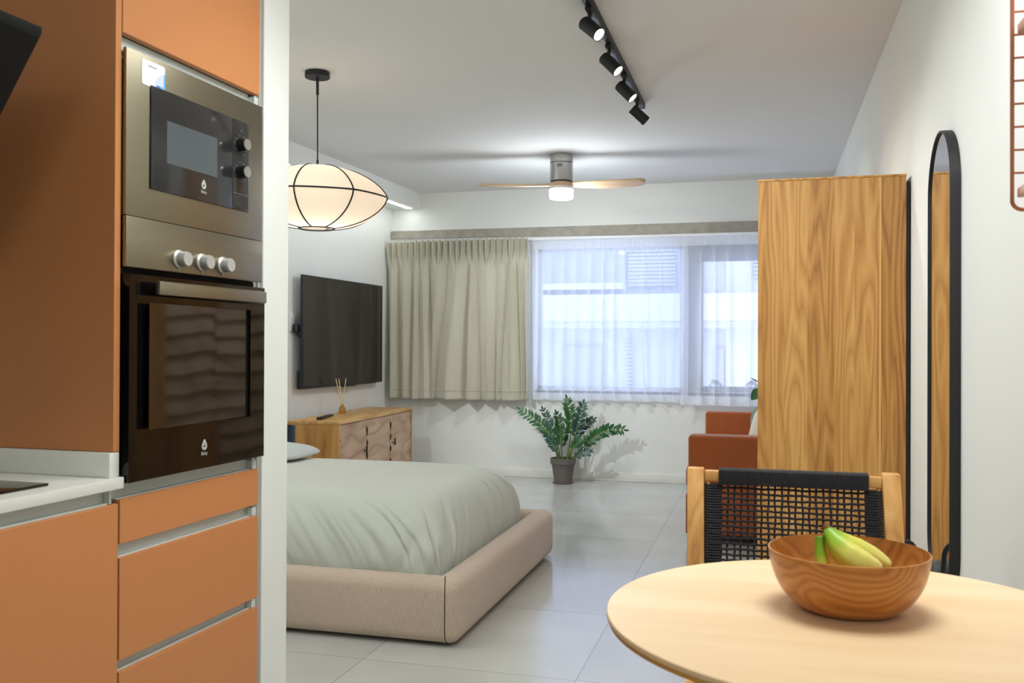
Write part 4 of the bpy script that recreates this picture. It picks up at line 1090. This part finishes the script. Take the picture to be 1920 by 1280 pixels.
wg = thing('wall_shelf', 'copper wire ladder shelf with wooden boards at the top right edge', 'shelf', (0, 0, 0))
SY = 1.69; GX0, GX1, GZ0, GZ1 = 0.392, 0.538, 1.428, 2.05
def ladder(y):
    bm = BM(); rr = 0.016
    cor = lambda cx, cz, a0: [(cx + rr * math.cos(a), y, cz + rr * math.sin(a)) for a in [a0 + PI / 2 * k / 6 for k in range(7)]]
    lp = cor(GX0 + rr, GZ0 + rr, PI) + cor(GX1 - rr, GZ0 + rr, 1.5 * PI) + cor(GX1 - rr, GZ1 - rr, 0) + cor(GX0 + rr, GZ1 - rr, PI / 2)
    tube(bm, lp + [lp[0]], 0.0034, 8); obj('ladder_frame', bm, M['copper'], wg)
    for k in range(15):
        z = 1.489 + 0.0381 * k
        bm = BM(); tube(bm, [(GX0, y, z), (GX1, y, z)], 0.0020, 6); obj('rung', bm, M['copper'], wg)
ladder(SY); ladder(1.06)
for z in (1.447, 1.7165): bx('shelf_board', M['pegw'], wg, GX0 + 0.006, GX1 + 0.003, 1.075, SY - 0.006, z, z + 0.016, bev=0.002)

# ------------------------------------------------------------------ dining table, chair, bowl, bananas, bag
TS = 0.9457; CAMP = Vector((0, 0, 1.2))
def ts(p): return CAMP + (Vector(p) - CAMP) * TS
TB = ts((0.149, 1.677, 0.74)); TZ = TB.z
tb = thing('dining_table', 'round pale wood dining table in the foreground holding the fruit bowl', 'table', (TB.x, TB.y, 0))
TR = 0.423 * TS; ZO = TZ - 0.74
bm = BM(); lathe(bm, [(0.0, TZ - 0.009), (TR - 0.002, TZ - 0.009), (TR, TZ - 0.007), (TR, TZ - 0.0015), (TR - 0.0015, TZ), (0.0, TZ)], 128); obj('table_top', bm, M['birch'], tb)
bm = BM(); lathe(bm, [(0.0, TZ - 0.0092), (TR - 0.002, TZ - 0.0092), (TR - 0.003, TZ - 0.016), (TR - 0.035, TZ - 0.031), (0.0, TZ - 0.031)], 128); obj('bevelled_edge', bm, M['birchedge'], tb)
bm = BM(); lathe(bm, [(0.0, 0.0217), (0.055, 0.022), (0.045, 0.08), (0.04, 0.4), (0.05, 0.66), (0.10, TZ - 0.0312), (0.0, TZ - 0.0312)], 40); obj('pedestal', bm, M['birch'], tb)
bm = BM(); lathe(bm, [(0.0, 0.0), (0.215, 0.0), (0.218, 0.012), (0.06, 0.0215), (0.0, 0.0215)], 64); obj('foot_plate', bm, M['birch'], tb)

bw = thing('wooden_bowl', 'turned teak bowl of bananas on the round table', 'bowl', ts((0.140, 1.722, 0.7402)))
bm = BM()
outer = [(0.062, 0.0), (0.080, 0.004), (0.098, 0.016), (0.115, 0.036), (0.127, 0.062), (0.134, 0.092), (0.1355, 0.104)]
inner = [(0.1325, 0.1045), (0.130, 0.09), (0.122, 0.060), (0.108, 0.034), (0.088, 0.017), (0.06, 0.010), (0.0, 0.009)]
def smooth_prof(p, k=4):
    out = []
    for i in range(len(p) - 1):
        p0, p1, p2, p3 = p[max(i - 1, 0)], p[i], p[i + 1], p[min(i + 2, len(p) - 1)]
        for j in range(k):
            t = j / k
            out.append(tuple(0.5 * (2 * p1[a] + (p2[a] - p0[a]) * t + (2 * p0[a] - 5 * p1[a] + 4 * p2[a] - p3[a]) * t * t + (3 * p1[a] - p0[a] - 3 * p2[a] + p3[a]) * t ** 3) for a in (0, 1)))
    out.append(p[-1]); return out
lathe(bm, [(0.0, 0.0)] + smooth_prof(outer) + smooth_prof(inner), 96); bmesh.ops.scale(bm, vec=(TS, TS, TS), verts=bm.verts[:]); obj('turned_body', bm, M['bowl'], bw)

def banana(label, pts, rad, crown=True):
    pts = [ts(p) for p in pts]; rad = [r * TS for r in rad]
    t = thing('banana', label, 'banana', pts[0], 0, 'bananas in the wooden bowl')
    o_ = Vector(pts[0]); n = 26
    # Catmull-Rom through the points
    P = [Vector(p) - o_ for p in pts]; cur = []; rs = []
    for i in range(n + 1):
        f = i / n * (len(P) - 1); j = min(int(f), len(P) - 2); u = f - j
        a, b, c, d = P[max(j - 1, 0)], P[j], P[j + 1], P[min(j + 2, len(P) - 1)]
        cur.append(0.5 * (2 * b + (c - a) * u + (2 * a - 5 * b + 4 * c - d) * u * u + (3 * b - a - 3 * c + d) * u ** 3))
        rs.append(rad[j] + (rad[j + 1] - rad[j]) * u)
    bm = BM(); lay = bm.verts.layers.float.new('along'); rings = tube(bm, cur, rs, 20)
    for r_, c in zip(rings, cur):
        for k, v in enumerate(r_): v.co = c + (v.co - c) * (1 + 0.05 * math.cos(5 * 2 * PI * k / 20))
    for i, r_ in enumerate(rings):
        for v in r_: v[lay] = i / n
    obj('peel', bm, M['banana'], t, sharp=3.0)
    if crown:
        bm = BM(); d0 = (cur[0] - cur[1]).normalized(); tube(bm, [cur[0] + d0 * 0.0005, cur[0] + d0 * 0.006], [rad[0] * 1.05, rad[0] * 1.25], 12); obj('cut_stalk', bm, M['crown'], t)
banana('green banana standing stalk-up at the left of the bunch', [(0.0915, 1.706, 0.868), (0.092, 1.702, 0.853), (0.094, 1.698, 0.832), (0.100, 1.694, 0.805), (0.115, 1.690, 0.782), (0.140, 1.688, 0.772), (0.160, 1.69, 0.772)], [0.0085, 0.0085, 0.011, 0.015, 0.017, 0.013, 0.005], False)
banana('yellow-green banana in front, widest of the bunch', [(0.104, 1.705, 0.881), (0.110, 1.699, 0.872), (0.122, 1.690, 0.857), (0.141, 1.680, 0.840), (0.163, 1.674, 0.829), (0.184, 1.673, 0.825), (0.194, 1.674, 0.826)], [0.0070, 0.012, 0.0200, 0.0245, 0.0235, 0.0150, 0.0065])
banana('pale yellow banana at the back of the bunch', [(0.105, 1.722, 0.879), (0.113, 1.724, 0.872), (0.130, 1.730, 0.858), (0.154, 1.734, 0.845), (0.180, 1.736, 0.832), (0.203, 1.734, 0.820), (0.212, 1.733, 0.816)], [0.006, 0.009, 0.015, 0.0185, 0.0175, 0.012, 0.005])

ch = thing('dining_chair', 'wooden dining chair with black woven rope back, behind the round table', 'chair', (0, 0, 0))
def post(bm, pts, w, dpt):
    """square-section post through the points"""
    rings = []
    for x, y, z in pts:
        rings.append([bm.verts.new((x + a * w / 2, y + b * dpt / 2, z)) for a, b in ((-1, -1), (1, -1), (1, 1), (-1, 1))])
    for a, b in zip(rings, rings[1:]):
        for k in range(4): bm.faces.new((a[k], a[(k + 1) % 4], b[(k + 1) % 4], b[k]))
    bm.faces.new(rings[0]); bm.faces.new(rings[-1])
    es = [e for e in bm.edges]
    bmesh.ops.bevel(bm, geom=es, offset=0.004, segments=2, profile=0.5, affect='EDGES')
for nm, pts in (('back_post', [(-0.170, 2.345, 0.0), (-0.168, 2.345, 0.40), (-0.168, 2.36, 0.657), (-0.173, 2.42, 0.889)]), ('back_post', [(0.300, 2.345, 0.0), (0.303, 2.345, 0.40), (0.300, 2.36, 0.66), (0.294, 2.42, 0.8925)])):
    bm = BM(); post(bm, pts, 0.042, 0.034); obj(nm, bm, M['chairw'], ch)
for x in (-0.160, 0.292):
    bm = BM(); post(bm, [(x, 1.955, 0.0), (x, 1.955, 0.43)], 0.040, 0.036); obj('front_leg', bm, M['chairw'], ch)
bx('top_rail', M['chairw'], ch, -0.1505, 0.2735, 2.402, 2.426, 0.857, 0.884, bev=0.003)
bx('lower_rail', M['chairw'], ch, -0.1465, 0.2785, 2.348, 2.370, 0.632, 0.655, bev=0.003)
bx('seat_rail_front', M['chairw'], ch, -0.1395, 0.2715, 1.945, 1.970, 0.385, 0.425, bev=0.003)
bx('seat_rail_back', M['chairw'], ch, -0.146, 0.281, 2.335, 2.357, 0.37, 0.41, bev=0.003)
for x in (-0.168, 0.292): bx('seat_rail_side', M['chairw'], ch, x - 0.012, x + 0.012, 1.974, 2.327, 0.385, 0.425, bev=0.003)
def bk(z): return 2.36 + (z - 0.657) * (0.06 / 0.232)        # lean of the back
bm = BM()
for x in (-0.141, 0.2665):
    tube(bm, [(x, bk(0.656), 0.656), (x, bk(0.856), 0.856)], 0.006, 8)
obj('rope_bar', bm, M['chairw'], ch)
# rope wound over the top rail
bm = BM(); n = 60; x0, x1 = -0.112, 0.240
for i in range(n):
    x = x0 + (x1 - x0) * i / (n - 1)
    tube(bm, [(x, 2.3975, 0.851), (x, 2.3965, 0.866), (x, 2.3975, 0.886), (x, 2.402, 0.8885), (x, 2.426, 0.8885), (x, 2.4305, 0.886), (x, 2.4305, 0.856), (x, 2.426, 0.852), (x, 2.402, 0.8515)], 0.0031, 5)
obj('top_rope_wrap', bm, M['rope'], ch)
# rope wound round the side bars
n = 30
for xc, sg in ((-0.141, 1), (0.2665, -1)):
    bm = BM()
    for i in range(n):
        z = 0.661 + (0.848 - 0.661) * i / (n - 1); y = bk(z)
        xo = xc - sg * 0.0085; xi = xc + sg * 0.033
        tube(bm, [(xi, y - 0.004, z), (xc, y - 0.0095, z), (xo, y, z), (xc, y + 0.0095, z), (xi, y + 0.004, z)], 0.0030, 5)
    obj('side_rope_wrap', bm, M['rope'], ch)
# open weave
bm = BM(); nv, nh = 22, 14
xs = [-0.108 + (0.236 + 0.108) * i / (nv - 1) for i in range(nv)]; zs = [0.668 + (0.842 - 0.668) * i / (nh - 1) for i in range(nh)]
for i, x in enumerate(xs):
    pts = [(x, bk(0.656) + 0.0, 0.656)] + [(x + 0.0015 * math.sin(i * 3.1 + j), bk(z) + (0.0035 if (i + j) % 2 else -0.0035), z) for j, z in enumerate(zs)] + [(x, bk(0.853) - 0.002, 0.852)]
    tube(bm, pts, 0.0029, 6)
for j, z in enumerate(zs):
    pts = [(-0.137, bk(z) - 0.010, z)] + [(x, bk(z) + (-0.0035 if (i + j) % 2 else 0.0035), z + 0.0008 * math.sin(j * 2.3 + i)) for i, x in enumerate(xs)] + [(0.2625, bk(z) - 0.010, z)]
    tube(bm, pts, 0.0029, 6)
obj('backrest_weave', bm, M['rope'], ch)
bm = BM(); n = 40
for i in range(n):
    x = -0.134 + (0.266 + 0.134) * i / (n - 1)
    s = 0.003 if i % 2 else -0.003
    tube(bm, [(x, 2.362, 0.37), (x, 2.362, 0.405), (x, 2.355, 0.416), (x, 2.25, 0.418 + s), (x, 2.15, 0.418 - s), (x, 2.05, 0.419 + s), (x, 1.965, 0.4295), (x, 1.9405, 0.425), (x, 1.9405, 0.39)], 0.0038, 5)
for j in range(34):
    y = 1.985 + (2.325 - 1.985) * j / 33
    tube(bm, [(-0.153, y, 0.4285), (-0.05, y, 0.420), (0.062, y, 0.4195), (0.17, y, 0.420), (0.277, y, 0.4285)], 0.0036, 5)
obj('rope_seat', bm, M['rope'], ch)

bg = thing('backpack', 'black bag with a loop handle on the floor between chair and mirror', 'bag', (0.432, 3.44, 0))
bm = BM()
superblob(bm, (0, 0, 0.215), 0.105, 0.17, 0.215, 0.5)
for v in bm.verts:
    if v.co.z > 0.2: v.co.x = v.co.x * (1 - 0.15 * ((v.co.z - 0.2) / 0.2)) ; v.co.z += 0.03 * (v.co.z - 0.2) / 0.2
obj('body', bm, M['bag'], bg, sharp=3.0)
bm = BM(); tube(bm, [(-0.010, -0.120, 0.375)] + [(0.018 + 0.028 * math.cos(a), -0.165, 0.515 + 0.045 * math.sin(a)) for a in [PI * (1 - k / 12) for k in range(13)]] + [(0.046, -0.120, 0.375)], 0.0085, 10); obj('loop_handle', bm, M['bag'], bg)
bm = BM(); superblob(bm, (-0.02, -0.165, 0.15), 0.07, 0.035, 0.11, 0.5); pk = obj('front_pocket', bm, M['bag'], bg, sharp=3.0)
bx('tan_trim', M['tan'], pk, -0.08, 0.04, -0.205, -0.199, 0.20, 0.215)

# ------------------------------------------------------------------ lights
lamp('fan_glow', 'POINT', (-1.484, 6.775, CEIL - 0.37), 22, (0.86, 0.94, 1.0), 0.08)
lamp('pendant_glow', 'POINT', (-2.278, 4.40, CEIL - 0.70), 2.7, (1, 0.88, 0.74), 0.05)
# the track runs on above the table with more spots, out of the frame
for y, tgt, e in ((3.25, (0.1, 4.4, 0.9), 36), (2.75, (0.45, 3.0, 0.7), 26), (2.3, (-1.37, 2.1, 0.45), 28)):
    lamp('spot_beam', 'SPOT', (TX, y, 2.5), e, (0.93, 0.98, 0.98), 0.20, tgt, R(100), 1.0)
for nm, p, e in (('dining_downlight', (0.1, 1.75, CEIL - 0.01), 22), ('bed_fill', (-2.35, 3.05, CEIL - 0.01), 11), ('hall_downlight', (-0.4, -1.0, CEIL - 0.01), 10)):  # the one over the bed is an added fill with no fixture
    lamp(nm, 'AREA', p, e, (0.94, 0.98, 0.98), 0.85, Vector(p) - Vector((0, 0, 1)), shape='DISK')

lamp('far_wall_fill', 'SPOT', (-3.0, 5.0, CEIL - 0.20), 120, (0.92, 0.98, 1.0), 0.05, (-1.3, 8.1, 0.6), R(66), 0.9)  # added fill for the curtain and far wall, no fixture behind it
w = bpy.data.worlds.new('daylight'); scn.world = w; w.use_nodes = True
nt = w.node_tree; bg_ = nt.nodes['Background']
bg_.inputs[0].default_value = (0.74, 0.81, 1.0, 1); bg_.inputs[1].default_value = 3.3

# ------------------------------------------------------------------ camera
cd = bpy.data.cameras.new('camera'); cam = bpy.data.objects.new('camera', cd); C.objects.link(cam)
F = Vector((-0.26531, 0.96415, 0.00468)); roll = 0.004
F.normalize()
Rt = Vector((F.y, -F.x, 0)).normalized(); Up = Rt.cross(F)
c_, s_ = math.cos(roll), math.sin(roll)
Rr = Rt * c_ + Up * s_; Ur = Up * c_ - Rt * s_
mt = Matrix((Rr, Ur, -F)).transposed().to_4x4(); mt.translation = Vector((0, 0, 1.2))
cam.matrix_world = mt
cd.sensor_width = 36.0; cd.lens = 1730.0 / 1920.0 * 36.0; cd.clip_start = 0.02
cd.dof.use_dof = True; cd.dof.focus_distance = 4.6; cd.dof.aperture_fstop = 8.5
scn.camera = cam

scn.view_settings.view_transform = 'Standard'; scn.view_settings.look = 'None'
scn.view_settings.gamma = 1.0; scn.view_settings.use_curve_mapping = False
scn.view_settings.exposure = 0.38
scn.cycles.use_denoising = True
scn.cycles.max_bounces = 12; scn.cycles.diffuse_bounces = 6; scn.cycles.transparent_max_bounces = 16
scn.cycles.sample_clamp_indirect = 6.0; scn.cycles.caustics_reflective = False; scn.cycles.caustics_refractive = False
